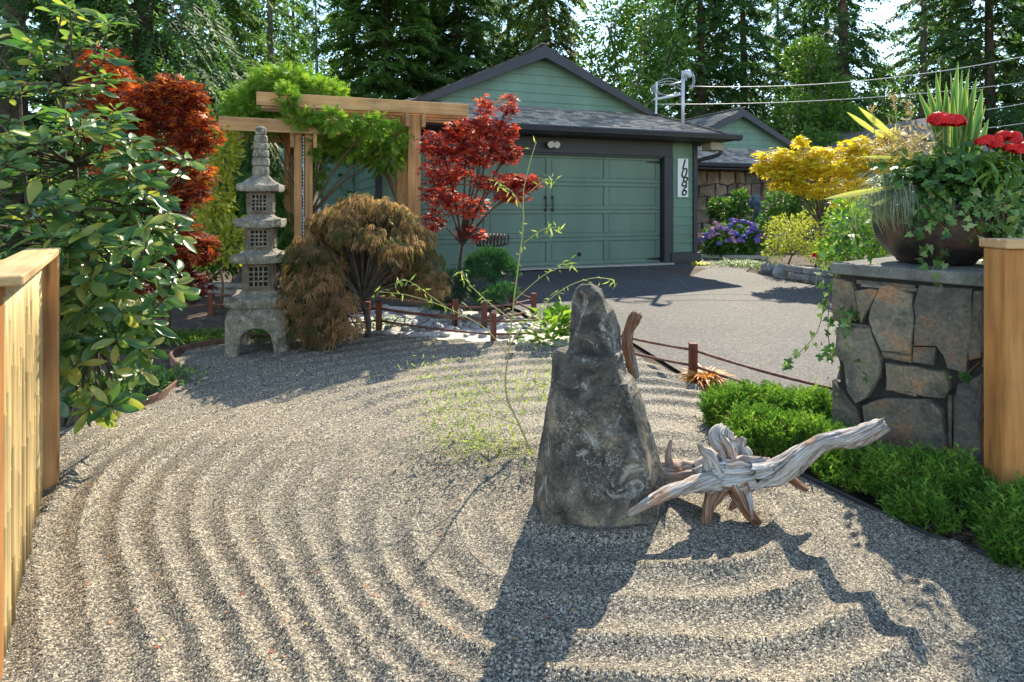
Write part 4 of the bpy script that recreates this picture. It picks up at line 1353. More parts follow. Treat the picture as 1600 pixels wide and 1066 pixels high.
for i, S in enumerate(stones):
    face_stone([px_face(*p)for p in S][::-1], .034 + .012 * ((i * 7) % 4) / 3, pp_, pil, PSTONE)
# thin slates packed in the joints
for (x0, y0, x1, y1) in ((950, 590, 1090, 600), (950, 604, 1088, 612), (955, 616, 1085, 628), (830, 275, 1100, 283), (850, 289, 1108, 296), (1000, 299, 1112, 305), (745, 462, 890, 470), (1010, 772, 1110, 782), (890, 1032, 1160, 1040)):
    a, b = px_face(*r6(x0, y0)), px_face(*r6(x1, y1))
    m = MB(); m.box(a[0], b[0], -.02, random.uniform(.012, .03), min(a[1], b[1]), max(a[1], b[1]), pp_); m.build('slate', PSTONE, pil)
for x in (1252, 1264, 1276, 1287):
    a, b = px_face(*r6(x, 790)), px_face(*r6(x + 8, 1150))
    m = MB(); m.box(a[0], b[0], -.02, random.uniform(.01, .03), b[1], a[1], pp_); m.build('slate', PSTONE, pil)
# the other three sides
def side_frame(o, al, nv):
    return lambda s, q, z: Vector((o.x + al.x * s + nv.x * q, o.y + al.y * s + nv.y * q, z))
for o_, al, nv, wd in ((PL + PB * DPT, -PB, -PA, DPT), (PL + PA * WP, PB, PA, DPT), (PL + PA * WP + PB * DPT, -PA, PB, WP)):
    quad_stones(pil, side_frame(o_, al, nv), .0, wd, .02, CAPZ - .07, -.01, 5, .3, .035, PSTONE)

# ---------------------------------------------------------------- planter bowl
POTC = pp_(.37, -.44, CAPZ)
def potmat():
    m, n, l, out = newmat('glazed_bowl')
    v = coords(n, l)
    a = noisetex(n, l, v, 7, 6, .65)
    r = ramp(n, [(.015, .013, .012, 1), (.04, .031, .026, 1), (.10, .055, .036, 1), (.17, .10, .065, 1)], .36, .70)
    l.new(a.outputs['Fac'], r.inputs['Fac'])
    p = n.new('ShaderNodeBsdfPrincipled'); p.inputs['Roughness'].default_value = .45
    l.new(r.outputs['Color'], p.inputs['Base Color'])
    b = n.new('ShaderNodeBump'); b.inputs['Strength'].default_value = .3; b.inputs['Distance'].default_value = .01
    l.new(a.outputs['Fac'], b.inputs['Height']); l.new(b.outputs[0], p.inputs['Normal'])
    l.new(p.outputs[0], out.inputs['Surface'])
    return m
POT = potmat()
pot = empty('planter_bowl', POTC, 'wide dark brown glazed planter bowl on the stone pillar', 'planter')
m = MB()
m.lathe([(.17, .002), (.20, .012), (.21, .03), (.245, .06), (.295, .12), (.325, .19), (.335, .26), (.33, .32), (.345, .335), (.35, .355), (.335, .362), (.32, .35), (.315, .31)], POTC, 40)
m.build('bowl', POT, pot, smooth=True)
m = MB(); m.lathe([(.315, .30), (.2, .325), (.02, .335)], POTC, 24); m.build('potting_soil', SOIL, pot)

# ---------------------------------------------------------------- bamboo fences
BAMBOO = woodmat('bamboo', [(.36, .25, .105, 1), (.44, .315, .14, 1), (.50, .375, .18, 1)], 'z', 0, 30, .45, .05, knots=False, objvar=.18)
BNODE = paint('bamboo_node', (.30, .20, .09, 1), .6)
CEDAR_F = woodmat('cedar_cap_left', [(.36, .22, .09, 1), (.48, .32, .15, 1), (.58, .41, .21, 1)], 'x', math.atan2(.837, -.547))
CEDAR_X = woodmat('cedar_cap_right', [(.40, .22, .09, 1), (.55, .34, .16, 1), (.64, .43, .22, 1)], 'x', 0)
CEDAR_O = woodmat('cedar_orange', [(.26, .10, .024, 1), (.40, .175, .05, 1), (.50, .25, .085, 1)], 'z', 0, 18)
def pole(parent, base, top, r, seed):
    rg = random.Random(seed)
    m = MB(); z = 0; L = (top - base).length
    path, rad = [base], [r]
    nodes_at = []
    t = rg.uniform(.08, .25)
    while t < L - .03:
        nodes_at.append(t); t += rg.uniform(.26, .42)
    lean = Vector((rg.uniform(-.004, .004), rg.uniform(-.004, .004), 0))
    for t in nodes_at:
        for dt, k in ((-.008, 1.0), (-.003, 1.06), (.003, 1.06), (.008, .99)):
            path.append(base.lerp(top, (t + dt) / L) + lean * math.sin(t * 3)); rad.append(r * k)
    path.append(top); rad.append(r * .95)
    m.tube(path, rad, 9)
    o = m.build('bamboo_pole', BAMBOO, parent, smooth=True)
    return o
fe = Vector((-.547, .837, 0)); fm = Vector((.837, .547, 0)); FA = Vector((-1.69, 2.035, 0))
def lf(s, q, z):
    p = FA + fe * s + fm * q
    return Vector((p.x, p.y, z))
lfen = empty('bamboo_fence', lf(.7, 0, .03), 'bamboo fence panel in a cedar frame at the left edge', 'fence')
m = MB(); m.box(-.12, 0, -.09, -.008, -.05, 1.30, lf); m.build('post', CEDAR_O, lfen, bevel=.006)
m = MB(); m.box(1.345, 1.445, -.075, .055, 0, 1.30, lf); m.build('post', CEDAR_Z, lfen, bevel=.006)
m = MB(); m.box(-.16, 1.452, -.09, .058, 1.302, 1.336, lf); m.build('cap', CEDAR_F, lfen, bevel=.005)
m = MB(); m.box(.002, 1.343, -.045, .0, 1.255, 1.30, lf); m.build('rail', CEDAR_F, lfen, bevel=.004)
m = MB(); m.box(.002, 1.343, -.075, -.045, .12, .20, lf); m.build('rail', CEDAR_F, lfen, bevel=.004)
s = .03; k = 0
while s < 1.34:
    r = random.uniform(.017, .026)
    s += r
    g = lf(s, 0, 0)
    pole(lfen, lf(s, -.03 + random.uniform(-.006, .006), gz(g.x, g.y) + .02), lf(s, -.03, 1.25), r, 100 + k)
    s += r * 1.02; k += 1
RP = Vector((2.43, 2.98, 0))
def rf(x, q, z): return Vector((RP.x + x, RP.y - q, z))
rfen = empty('bamboo_fence', rf(.5, 0, .05), 'bamboo fence panel with orange cedar post beside the stone pillar', 'fence')
m = MB(); m.box(-.068, .068, -.07, .07, 0, 1.352, rf); m.build('post', CEDAR_O, rfen, bevel=.006)
m = MB(); m.box(1.4, 1.53, -.07, .07, 0, 1.352, rf); m.build('post', CEDAR_O, rfen, bevel=.006)
m = MB(); m.box(-.075, 1.6, -.09, .09, 1.354, 1.398, rf); m.build('cap', CEDAR_X, rfen, bevel=.005)
m = MB(); m.box(.07, 1.398, -.0, .045, 1.325, 1.353, rf); m.build('rail', CEDAR_X, rfen, bevel=.004)
m = MB(); m.box(.0685, .088, -.02, .05, .05, 1.32, rf); m.build('stile', CEDAR_Z, rfen, bevel=.003)
x = .095; k = 0
while x < 1.39:
    r = random.uniform(.013, .019); x += r
    pole(rfen, rf(x, .01 + random.uniform(-.005, .005), .07), rf(x, .01, 1.324), r, 300 + k)
    x += r * 1.05; k += 1
m = MB(); c = gpt(90, 668); m.box(c.x - .022, c.x + .022, c.y - .02, c.y + .02, c.z - .05, c.z + .17); tag(m.build('wooden_stake', CEDAR_Z, None, bevel=.004), 'short wooden stake at the bed edging next to the left bamboo fence', 'stake')

# ---------------------------------------------------------------- low rail fences
RUSTP = woodmat('stained_post', [(.09, .028, .016, 1), (.16, .05, .03, 1), (.21, .075, .045, 1)], 'z', 0, 25, .7)
RUSTR = stonemat('stained_rail', [(.09, .03, .02, 1), (.17, .065, .045, 1), (.24, .12, .09, 1)], 18, .2, .7)
def low_fence(label, posts, h=.27, r=.031, seq=None, rad=.012, dropends=(False, False)):
    root = empty('low_fence', posts[len(posts) // 2], label, 'fence')
    for i, p in enumerate(posts):
        if (i == 0 and dropends[0]) or (i == len(posts) - 1 and dropends[1]): continue
        m = MB(); m.box(p.x - r, p.x + r, p.y - r, p.y + r, p.z - .05, p.z + h + .04); m.build('post', RUSTP, root, bevel=.004)
    for a, b in zip(posts[:-1], posts[1:]):
        for hh in (.10, .23):
            m = MB(); pts = []
            for t in np.linspace(0, 1, 7):
                q_ = a.lerp(b, t); q_ = q_ + Vector((0, -.0, hh - .018 * 4 * t * (1 - t)))
                pts.append(q_)
            m.tube(pts, [rad * (1 + .12 * math.sin(k * 2.3)) for k in range(7)], 7); m.build('rail', RUSTR, root, smooth=True)
    return root
low_fence('low rust brown rail fence between the pebble stream and raked gravel', [gpt(440, 520), gpt(592, 515), gpt(771, 538), gpt(905, 527)], dropends=(True, False))
low_fence('low rust brown rail fence along the driveway edge right of the basalt stone', [gpt(905, 545), gpt(1083, 590), gpt(1330, 668)], h=.245)
low_fence('low rust brown rail fence in front of the dwarf conifers', [gpt(575, 490), gpt(711, 509), gpt(757, 512), gpt(834, 498), gpt(800, 478)], h=.26)
low_fence('low weathered rail fence behind the stone lantern', [gpt(250, 492), gpt(330, 488), gpt(500, 494), gpt(574, 504)], h=.2)

# ---------------------------------------------------------------- dry pebble stream
SAND = gravelmat('pale_sand', [(.40, .36, .31, 1), (.55, .51, .45, 1), (.70, .66, .6, 1)], 60, (3.0, (.85, .85, .88, 1), (1.05, 1.03, 1.0, 1)), .6)
sp_ = [gpt(560, 520), gpt(600, 524), gpt(700, 536), gpt(800, 543), gpt(900, 548), gpt(985, 556), gpt(985, 534), gpt(905, 519), gpt(835, 503), gpt(770, 489), gpt(690, 482), gpt(600, 478), gpt(540, 495)]
poly_mesh('dry_stream_bed', sp_, SAND, -.002)
COBM = stonemat('river_cobble', [(.16, .17, .18, 1), (.28, .29, .30, 1), (.42, .42, .42, 1)], 9, .2, .6, objvar=.35)
def blob(name, c, r, mat, seed, parent=None, sub=2, amp=.25):
    bm = bmesh.new(); bmesh.ops.create_icosphere(bm, subdivisions=sub, radius=1)
    for v in bm.verts:
        n_ = 1 + amp * noise.noise(v.co * 1.3 + Vector((seed * 3.7, 0, 0)))
        v.co = Vector((v.co.x * r[0] * n_, v.co.y * r[1] * n_, v.co.z * r[2] * n_))
    me = bpy.data.meshes.new(name); bm.to_mesh(me); bm.free()
    me.polygons.foreach_set('use_smooth', [True] * len(me.polygons))
    me.materials.append(mat)
    return link(name, me, c, parent)
protos = [blob('river_cobble', (0, 0, -9), (.07, .05, .035), COBM, k) .data for k in range(5)]
for o in [o for o in bpy.data.objects if o.name.startswith('river_cobble')]: bpy.data.objects.remove(o)
spx = [(p.x, p.y) for p in sp_]
kk = 0
while kk < 130:
    px, py = random.uniform(590, 860), random.uniform(480, 530)
    g = gpt(px, py)
    if not inpoly(np.array([g.x]), np.array([g.y]), spx)[0]: continue
    if py > 518 and random.random() < .75: continue
    o = link('river_cobble', protos[kk % 5], g + Vector((0, 0, .012)))
    o.rotation_euler = (random.uniform(-.2, .2), random.uniform(-.2, .2), random.uniform(0, 6.28))
    s = random.uniform(.45, 1.0); o.scale = (s, s, s)
    tag(o, 'smooth grey river cobble lying in the dry pebble stream', 'cobble', 'cobbles of the dry stream')
    kk += 1
# flat slabs in the stream
SLAB = stonemat('slate_slab', [(.20, .21, .22, 1), (.31, .32, .33, 1), (.42, .42, .41, 1)], 5, .3, .7)
for lab, (px, py, w, d_) in (('flat grey stepping slab beside the left fence post of the stream', (640, 500, .5, .28)), ('flat grey stepping slab in the middle of the pebble stream', (690, 488, .55, .3)), ('small flat slab under the lace maple at the stream', (605, 492, .35, .25))):
    g = gpt(px, py); n_ = 9
    poly = [(g.x + w / 2 * math.cos(a) * random.uniform(.8, 1.1), g.y + d_ * 1.3 * math.sin(a) * random.uniform(.8, 1.1), 0) for a in np.linspace(0, 6.28, n_, endpoint=False)]
    m = MB(); m.prism([(x, y, gz(x, y) - .02) for x, y, z in poly], (0, 0, .045)); tag(m.build('stone_slab', SLAB, None, bevel=.008), lab, 'slab')

# timber retaining edge behind the lantern
TIMB = woodmat('grey_timber', [(.16, .14, .12, 1), (.28, .255, .23, 1), (.38, .35, .32, 1)], 'x', ANG * .3)
tw = empty('timber_wall', gpt(350, 462), 'low weathered timber retaining wall behind the stone lantern', 'wall')
a, b = at(262, 446, 8.6), at(480, 447, 9.2)
m = MB(); m.bar(a + Vector((0, 0, .02)), b + Vector((0, 0, .02)), .3, .07); m.build('coping', TIMB, tw, bevel=.006)
for k in range(3):
    m = MB(); m.bar(a + Vector((0, 0, -.07 - k * .105)), b + Vector((0, 0, -.07 - k * .105)), .16, .1); m.build('timber', TIMB, tw, bevel=.008)

# coil ornament on a stem
m = MB(); c0 = at(745, 377, 8.0); c1 = at(794, 375, 7.9)
ax = (c1 - c0); ay = Vector((0, 0, 1)); az = ax.normalized().cross(ay)
pts = [c0 + ax * (t / (9 * 2 * math.pi)) + (ay * math.cos(t) + az * math.sin(t)) * (.062 + .02 * math.sin(t / 18)) for t in np.linspace(0, 9 * 2 * math.pi, 150)]
orn = empty('coil_ornament', ground(771, 7.95), 'dark spiral coil garden ornament on a thin stem before the garage door', 'ornament')
RUSTM = stonemat('rust_iron', [(.03, .02, .016, 1), (.08, .05, .04, 1)], 20, .3, .7)
m.tube(pts, .011, 6); m.build('coil', RUSTM, orn, smooth=True)
m = MB(); g = ground(771, 7.95); m.tube([g, Vector((g.x, g.y, c0.z - .06))], .008, 6); m.build('stem', RUSTM, orn)

# stacked edging stones and boulder at the right bed
EDGE = stonemat('edging_block', [(.17, .17, .17, 1), (.27, .265, .255, 1), (.36, .35, .33, 1)], 8, .5, .9, objvar=.12)
ew_ = empty('edging_wall', gpt(1262, 440), 'low wall of stacked grey edging blocks at the right shrub bed', 'wall')
A_, B_ = gpt(1240, 436), gpt(1345, 452)
ex = (B_ - A_); exl = ex.length; ex.normalize(); ey = Vector((-ex.y, ex.x, 0)).normalized()
for row in range(2):
    t = -.15 * row
    while t < exl:
        w = .33
        m = MB(); c = A_ + ex * (t + w / 2); 
        m.bar(c - ex * (w / 2 - .005) + Vector((0, 0, .055 + row * .112)) + ey * (.03 * row), c + ex * (w / 2 - .005) + Vector((0, 0, .055 + row * .112)) + ey * (.03 * row + random.uniform(-.01, .01)), .2, .106); m.build('edging_block', EDGE, ew_, bevel=.014)
        t += w
BOUL = stonemat('boulder', [(.14, .135, .13, 1), (.26, .25, .24, 1), (.42, .41, .39, 1)], 6, .5, .9)
for (px, py, r, lab) in ((1203, 429, (.15, .12, .13), 'pale rounded boulder at the corner of the right bed'), (1224, 433, (.17, .14, .15), 'dark boulder between the pale boulder and the edging blocks')):
    tag(blob('boulder', gpt(px, py) + Vector((0, .1, .05)), r, BOUL, px, None, 3, .5), lab, 'boulder')
# ---------------------------------------------------------------- plants: builders
def orient(mode, pos, c, n):
    out = nrm(pos - np.array(c)[None] + 1e-6)
    j = rvec(n)
    if mode == 'ball':
        d = nrm(out + j * .7); u = nrm(out * .6 + rvec(n) * .7 + np.array([0, 0, .5]))
    elif mode == 'layer':
        h = rvec(n); h[:, 2] = -.15 + .25 * h[:, 2]; d = nrm(h + out * .3); u = nrm(np.array([[0, 0, 1.0]]) + rvec(n) * .55)
    elif mode == 'droop':
        h = out.copy(); h[:, 2] = 0; d = nrm(h * .7 + j * .35 + np.array([0, 0, -.75])); u = nrm(out + rvec(n) * .4 + np.array([0, 0, .4]))
    else:
        d = nrm(out * .45 + j * .35 + np.array([0, 0, .9])); u = rvec(n)
    return d, u

def plant(name, label, cat, base, clumps, tmpl, size, mat, mode='ball', bark=TWIG, r0=.02, shell=.35, group=None, stems=True, kindname='crown', cvar=.35, pull=.45):
    """clumps: (centre, radii, number of leaves); limbs run from the base to every clump"""
    base = Vector(base)
    root = empty(name, base, label, cat, group)
    P, D, U, R = [], [], [], []
    for c, r, n in clumps:
        p = ell(n, c, r, shell)
        # break the outline up: pull leaves towards little sub-clusters
        k = max(4, n // 45)
        sub = ell(k, c, np.array(r) * .97, max(shell, .55))
        own = RNG.integers(0, k, n)
        f = (RNG.random(n) ** .6 * pull)[:, None]
        p = p * (1 - f) + sub[own] * f
        d, u = orient(mode, p, c, n)
        P.append(p); D.append(d); U.append(u)
        cr = RNG.random(k)[own]
        R.append(np.clip(cr * cvar * 1.2 + RNG.random(n) * (1 - cvar), 0, 1))
    P, D, U, R = map(np.concatenate, (P, D, U, R))
    s = size * RNG.uniform(.65, 1.25, len(P))
    cloud(kindname, tmpl, P, D, U, s, mat, root, R)
    if stems:
        m = MB()
        mean = Vector(np.mean([np.array(c) for c, _, _ in clumps], axis=0))
        fork = base.lerp(mean, .45)
        m.tube([base - Vector((0, 0, .05)), base.lerp(fork, .5) + Vector((.03, .02, 0)), fork], [r0, r0 * .85, r0 * .7], 8)
        for c, r, n in clumps:
            c = Vector(c)
            mid = fork.lerp(c, .5) + Vector((0, 0, .08 * (c - fork).length))
            m.tube(smooth_path([fork, mid, c], 4), list(np.linspace(r0 * .6, r0 * .18, 9)), 6)
            for k in range(4):
                e = c + Vector(tuple(rvec(1)[0] * np.array(r) * .75))
                m.tube([mid.lerp(c, .4 + .1 * k), (mid.lerp(c, .7)).lerp(e, .5) + Vector((0, 0, .02)), e], [r0 * .25, r0 * .16, r0 * .07], 5)
        m.build('trunk', bark, root, smooth=True)
    return root

def C(px, py, d, rx, rz, ry, n):
    """a clump seen at pixel (px, py), d metres away; rx, rz in pixels, ry in metres"""
    return (tuple(at(px, py, d)), (rx / F * d, ry, rz / F * d), n)

def conifer(name, label, base, h, r0, mat, z0=1.0, droop=.3, dens=1.0, bark=BARK, tr=.22, spray=.62, tmpl=T_SPRAY3, group='conifers behind the garage', cat='tree', gap=0.0):
    base = Vector(base)
    root = empty(name, base, label, cat, group)
    tk = MB()
    lean = Vector((random.uniform(-.3, .3), random.uniform(-.3, .3), 0))
    top = base + Vector((0, 0, h)) + lean
    tk.tube([base - Vector((0, 0, .2)), base.lerp(top, .3), base.lerp(top, .6), base.lerp(top, .85), top], [tr * 1.15, tr, tr * .65, tr * .3, .02], 8)
    P, D, U, R = [], [], [], []
    nb = int((h - z0) * 8.5 * dens)
    az = random.random() * 6
    for i in range(nb):
        t = (i + random.random()) / nb
        z = z0 + (h - z0) * t
        if gap and noise.noise((z * .9, base.x, 3.0)) > .32 - gap: continue
        L = r0 * (1 - (z / h) ** 2.2) * random.uniform(.6, 1.12) + .25
        az += 2.4 + random.uniform(-.4, .4)
        dv = np.array([math.cos(az), math.sin(az), 0])
        side = np.array([-dv[1], dv[0], 0])
        o = np.array(base.lerp(top, z / h))
        ns = int((6 + L * 12) * dens)
        s = .12 + .88 * RNG.random(ns) ** .8
        wdt = .34 * L * (1.05 - s) * s ** .3 + .1
        lat = RNG.uniform(-1, 1, ns) * wdt
        zz = L * (.22 * s - droop * 1.6 * s ** 2) - np.abs(lat) * .35
        p = o[None] + dv[None] * (L * s)[:, None] + side[None] * lat[:, None]
        p[:, 2] += zz + RNG.normal(size=ns) * .05
        d = dv[None] * RNG.uniform(.5, 1.0, ns)[:, None] + side[None] * (np.sign(lat) * RNG.uniform(.2, .9, ns))[:, None]
        d[:, 2] += -droop * 1.3 + RNG.normal(size=ns) * .2
        P.append(p); D.append(d)
        u = np.tile([[0, 0, 1.0]], (ns, 1)) + rvec(ns) * .45
        U.append(u)
        R.append(np.clip(random.random() * .45 + RNG.random(ns) * .4 + .15 * s, 0, 1))
        bt = base.lerp(top, z / h); dv3 = Vector(dv)
        tk.tube([bt, bt + dv3 * L * .5 + Vector((0, 0, L * (.11 - droop * .4))), bt + dv3 * L * .95 + Vector((0, 0, L * (.21 - droop * 1.45)))], [.022 * L * .5 + .008, .012 * L * .5 + .006, .004], 3, False)
    P, D, U, R = map(np.concatenate, (P, D, U, R))
    cloud('crown', tmpl, P, D, U, spray * RNG.uniform(.6, 1.3, len(P)), mat, root, R)
    tk.build('trunk', bark, root)
    return root

# ---------------------------------------------------------------- trees behind
g = lambda px, d: ground(px, d)
conifer('spruce_tree', 'dense dark green spruce behind the pergola, left of the garage peak', g(605, 27), 17, 3.4, CONIFER2, .8, .24, 1.5)
conifer('spruce_tree', 'blue green spruce just left of the garage peak', g(715, 29), 18, 3.4, CONIFER, .8, .30, 1.45)
conifer('cedar_tree', 'yellowish drooping cedar rising behind the garage peak', g(850, 30), 17, 3.0, CONIFER3, .8, .45, 1.1)
conifer('fir_tree', 'dark fir right behind the service mast', g(1100, 30), 18, 3.0, CONIFER, .8, .28, 1.1)
conifer('fir_tree', 'dark fir between the service mast and the bright green tree', g(1165, 33), 18, 2.6, CONIFER, 1.0, .28, 1.0)
conifer('fir_tree', 'dark fir with bare trunk showing above the yellow maple', g(1325, 29), 18, 2.6, CONIFER, 3.0, .3, .9, gap=.05, tr=.26)
conifer('fir_tree', 'sparse fir with grey trunk behind the spiky planter leaves', g(1440, 31), 18, 2.3, CONIFER, 2.0, .25, .75, BARKGREY, tr=.2, gap=.1)
conifer('fir_tree', 'tall dark fir at the right edge behind the geraniums', g(1550, 27), 18, 3.2, CONIFER, 1.0, .28, 1.1)
conifer('fir_tree', 'dark fir at the far right border of the view', g(1690, 26), 17, 3.2, CONIFER, 1.0, .28, .8)
conifer('fir_tree', 'slim fir with pale bare trunk above the wisteria', g(425, 27), 17, 1.9, CONIFER2, 4.0, .3, .7, BARKGREY, tr=.16, gap=.1)
conifer('fir_tree', 'dark fir in the gap between wisteria and spruce', g(500, 36), 15, 2.2, CONIFER2, 1.0, .3, .7, BARKGREY, tr=.15, gap=.1)
conifer('fir_tree', 'dark green fir behind the orange maple', g(330, 24), 15, 2.9, CONIFER2, .8, .3, 1.0)
conifer('fir_tree', 'distant fir seen between the cedar and the service mast', g(1010, 38), 17, 3.0, CONIFER2, .8, .3, .9)
conifer('fir_tree', 'distant fir closing the gap left of the cedar', g(790, 37), 17, 3.0, CONIFER2, .8, .3, .9)
conifer('fir_tree', 'distant fir behind the bright green tree', g(1250, 38), 16, 3.0, CONIFER, .8, .3, .9)
conifer('fir_tree', 'distant fir left of the dense spruce', g(545, 40), 17, 3.0, CONIFER2, .8, .3, .8)
conifer('fir_tree', 'distant fir between the two dense spruces', g(660, 39), 18, 3.0, CONIFER2, .8, .3, .8)
conifer('fir_tree', 'distant fir right of the mast firs', g(1215, 42), 18, 3.2, CONIFER2, .8, .3, .8)
conifer('fir_tree', 'distant fir behind the sparse grey trunked fir', g(1475, 40), 19, 3.6, CONIFER2, .8, .3, .9)
conifer('fir_tree', 'distant fir behind the pale slim fir', g(455, 42), 19, 3.4, CONIFER2, .8, .3, .8)
conifer('fir_tree', 'distant fir behind the leafy tree right of the garage peak', g(1065, 41), 19, 3.2, CONIFER2, .8, .3, .8)
conifer('fir_tree', 'distant fir just left of the bare trunked fir', g(1292, 36), 17, 3.0, CONIFER2, .8, .3, .9)
conifer('fir_tree', 'low distant fir in the sky gap right of the bare trunked fir', g(1385, 44), 11.5, 3.0, CONIFER2, .8, .3, .9)
conifer('fir_tree', 'distant fir between the right edge firs', g(1610, 40), 19, 3.4, CONIFER2, .8, .3, .9)
conifer('weeping_spruce', 'near weeping spruce with long hanging dark branches above the orange maple', ground(225, 13.0), 12.0, 2.4, CONIFER, 2.9, .75, 1.3, spray=.42, group='conifers at the left')
conifer('spruce_tree', 'shadowy near spruce at the top left corner', ground(20, 11.0), 9.5, 2.5, CONIFER, .5, .35, 1.25, spray=.40, group='conifers at the left')
conifer('spruce_tree', 'dark spruce behind the left shrubs', ground(120, 16.0), 11.0, 2.7, CONIFER, .5, .35, 1.0, spray=.5, group='conifers at the left')

def broadleaf(name, label, base, clumps, mat, size=.16, r0=.14, bark=BARKGREY, tmpl=T_SMALL):
    return plant(name, label, 'tree', base, clumps, tmpl, size, mat, 'ball', bark, r0, .2, 'leafy trees behind the house')
broadleaf('leafy_tree', 'loose leafy tree with sky gaps behind the garage right slope', g(985, 27), [C(950, 40, 27, 55, 60, 1.5, 900), C(1010, 30, 27, 60, 50, 1.5, 900), C(985, 110, 27, 60, 45, 1.5, 800), C(1050, 90, 27, 50, 50, 1.4, 700), C(930, 110, 27, 40, 40, 1.4, 600), C(1000, 170, 26, 70, 35, 1.4, 700)], BIGLEAF, .24)
broadleaf('leafy_tree', 'bright green leafy tree below the upper wire', g(1268, 25), [C(1262, 95, 25, 38, 40, 1.2, 1500), C(1285, 150, 25, 50, 45, 1.3, 1700), C(1240, 180, 24, 40, 40, 1.2, 1200), C(1310, 190, 24, 45, 30, 1.2, 1200), C(1265, 225, 23, 55, 25, 1.2, 1200)], BIGLEAF, .20)
broadleaf('leafy_tree', 'pale green leafy tree between the wisteria and the spruce', g(390, 30), [C(380, 60, 30, 60, 60, 1.5, 1500), C(440, 110, 30, 50, 50, 1.5, 1200), C(340, 120, 28, 50, 60, 1.5, 1400), C(395, -10, 30, 70, 50, 1.5, 1300)], BIGLEAF, .22)
broadleaf('leafy_tree', 'light green leafy tree rising behind the house wing', g(1390, 34), [C(1380, 150, 34, 45, 45, 1.5, 1000), C(1440, 200, 33, 60, 40, 1.5, 1200), C(1360, 215, 33, 45, 30, 1.5, 900)], BIGLEAF, .24)
broadleaf('leafy_tree', 'small pale green tree tops at the left behind the weeping spruce', g(200, 22), [C(215, 60, 22, 60, 60, 1.5, 1600), C(150, 130, 22, 60, 60, 1.5, 1400), C(290, 110, 22, 40, 60, 1.5, 1200)], BIGLEAF, .2)
# far wood that closes the view low down
n = 16000
xx = RNG.uniform(-45, 62, n); yy = RNG.uniform(38, 47, n)
hh = 4.5 + 3.2 * np.sin(xx * .5) * np.cos(xx * .21 + 1) + 2.0 * np.sin(xx * 1.7)
zz = RNG.random(n) ** .8 * np.maximum(hh, 2.5) + .3
dd = rvec(n); dd[:, 2] -= .4
fwood = cloud('far_wood', T_SPRAY3, np.stack([xx, yy, zz], 1), dd, rvec(n) + np.array([0, -.5, .6]), RNG.uniform(.5, 1.1, n), CONIFER2)
tag(fwood, 'dark mass of distant woodland behind all the trees', 'woodland', kind='stuff')
n = 9000
xx = RNG.uniform(-16, -3.4, n); yy = RNG.uniform(13.5, 20, n)
zz = RNG.random(n) * (2.4 + .8 * np.sin(xx * 1.3)) + .4
hedge = cloud('undergrowth', T_SMALL, np.stack([xx, yy, zz], 1), rvec(n), rvec(n) + np.array([0, -.3, .6]), RNG.uniform(.14, .26, n), GREEN)
tag(hedge, 'dark green undergrowth between the conifers at the left', 'undergrowth', kind='stuff')

# ---------------------------------------------------------------- vine on the pergola
vine = plant('wisteria_vine', 'bright green wisteria vine heaped over the pergola', 'vine', pf(.5, -1.0, pz(.5, -1.0)),
      [C(450, 138, 8.75, 62, 34, .5, 1300), C(390, 170, 8.7, 42, 42, .45, 950), C(505, 150, 8.8, 38, 24, .45, 600), C(555, 228, 8.9, 52, 30, .45, 800), C(600, 245, 9.0, 38, 30, .4, 380), C(520, 215, 8.8, 28, 26, .35, 300), C(500, 262, 8.9, 14, 40, .2, 160), C(430, 195, 8.6, 45, 12, .3, 220), C(447, 155, 8.02, 16, 22, .08, 150), C(515, 188, 8.15, 26, 14, .1, 200), C(470, 185, 8.1, 30, 10, .1, 150), C(580, 195, 8.35, 40, 14, .15, 220), C(615, 215, 8.7, 24, 24, .2, 200), C(485, 225, 8.3, 12, 26, .1, 120)],
      T_SPRAY, .15, LIME, 'ball', TWIG, .035, .3)
m = MB()
for k in range(5):
    a = pf(.4 + .1 * k, -.3 - .15 * k, 2.7); b = pf(1.95 + .05 * k, -.25, 1.0)
    m.tube(smooth_path([a, pf(1.0 + .15 * k, -.4, 2.55), pf(1.75, -.3 - .1 * k, 2.15), b], 5), .014, 5)
m.build('stem', TWIG, vine, smooth=True)
plant('green_shrub', 'tall green shrub in the shade between the pergola post and the lantern', 'shrub', ground(395, 9.4), [C(405, 290, 9.3, 55, 75, .5, 1300), C(360, 330, 9.3, 40, 80, .5, 900), C(440, 360, 9.3, 40, 60, .4, 700), C(385, 230, 9.4, 55, 30, .4, 600)], T_SPRAY, .16, GREEN, 'droop', TWIG, .03, .3)
plant('yellow_shrub', 'yellow green leafy shrub left of the stone lantern', 'shrub', ground(345, 7.9), [C(350, 240, 7.9, 26, 45, .3, 420), C(335, 310, 7.8, 36, 50, .3, 600), C(360, 380, 7.8, 32, 42, .3, 450), C(315, 380, 7.7, 30, 40, .3, 350)], T_LEAF, .10, CHART, 'ball', TWIG, .02, .3)
plant('dark_shrub', 'low dark green shrub above the timber wall beside the lantern', 'shrub', ground(350, 8.9), [C(345, 405, 8.7, 45, 26, .3, 700), C(420, 400, 8.7, 35, 30, .3, 500)], T_LEAF, .09, GREEN, 'ball', TWIG, .015, .3)

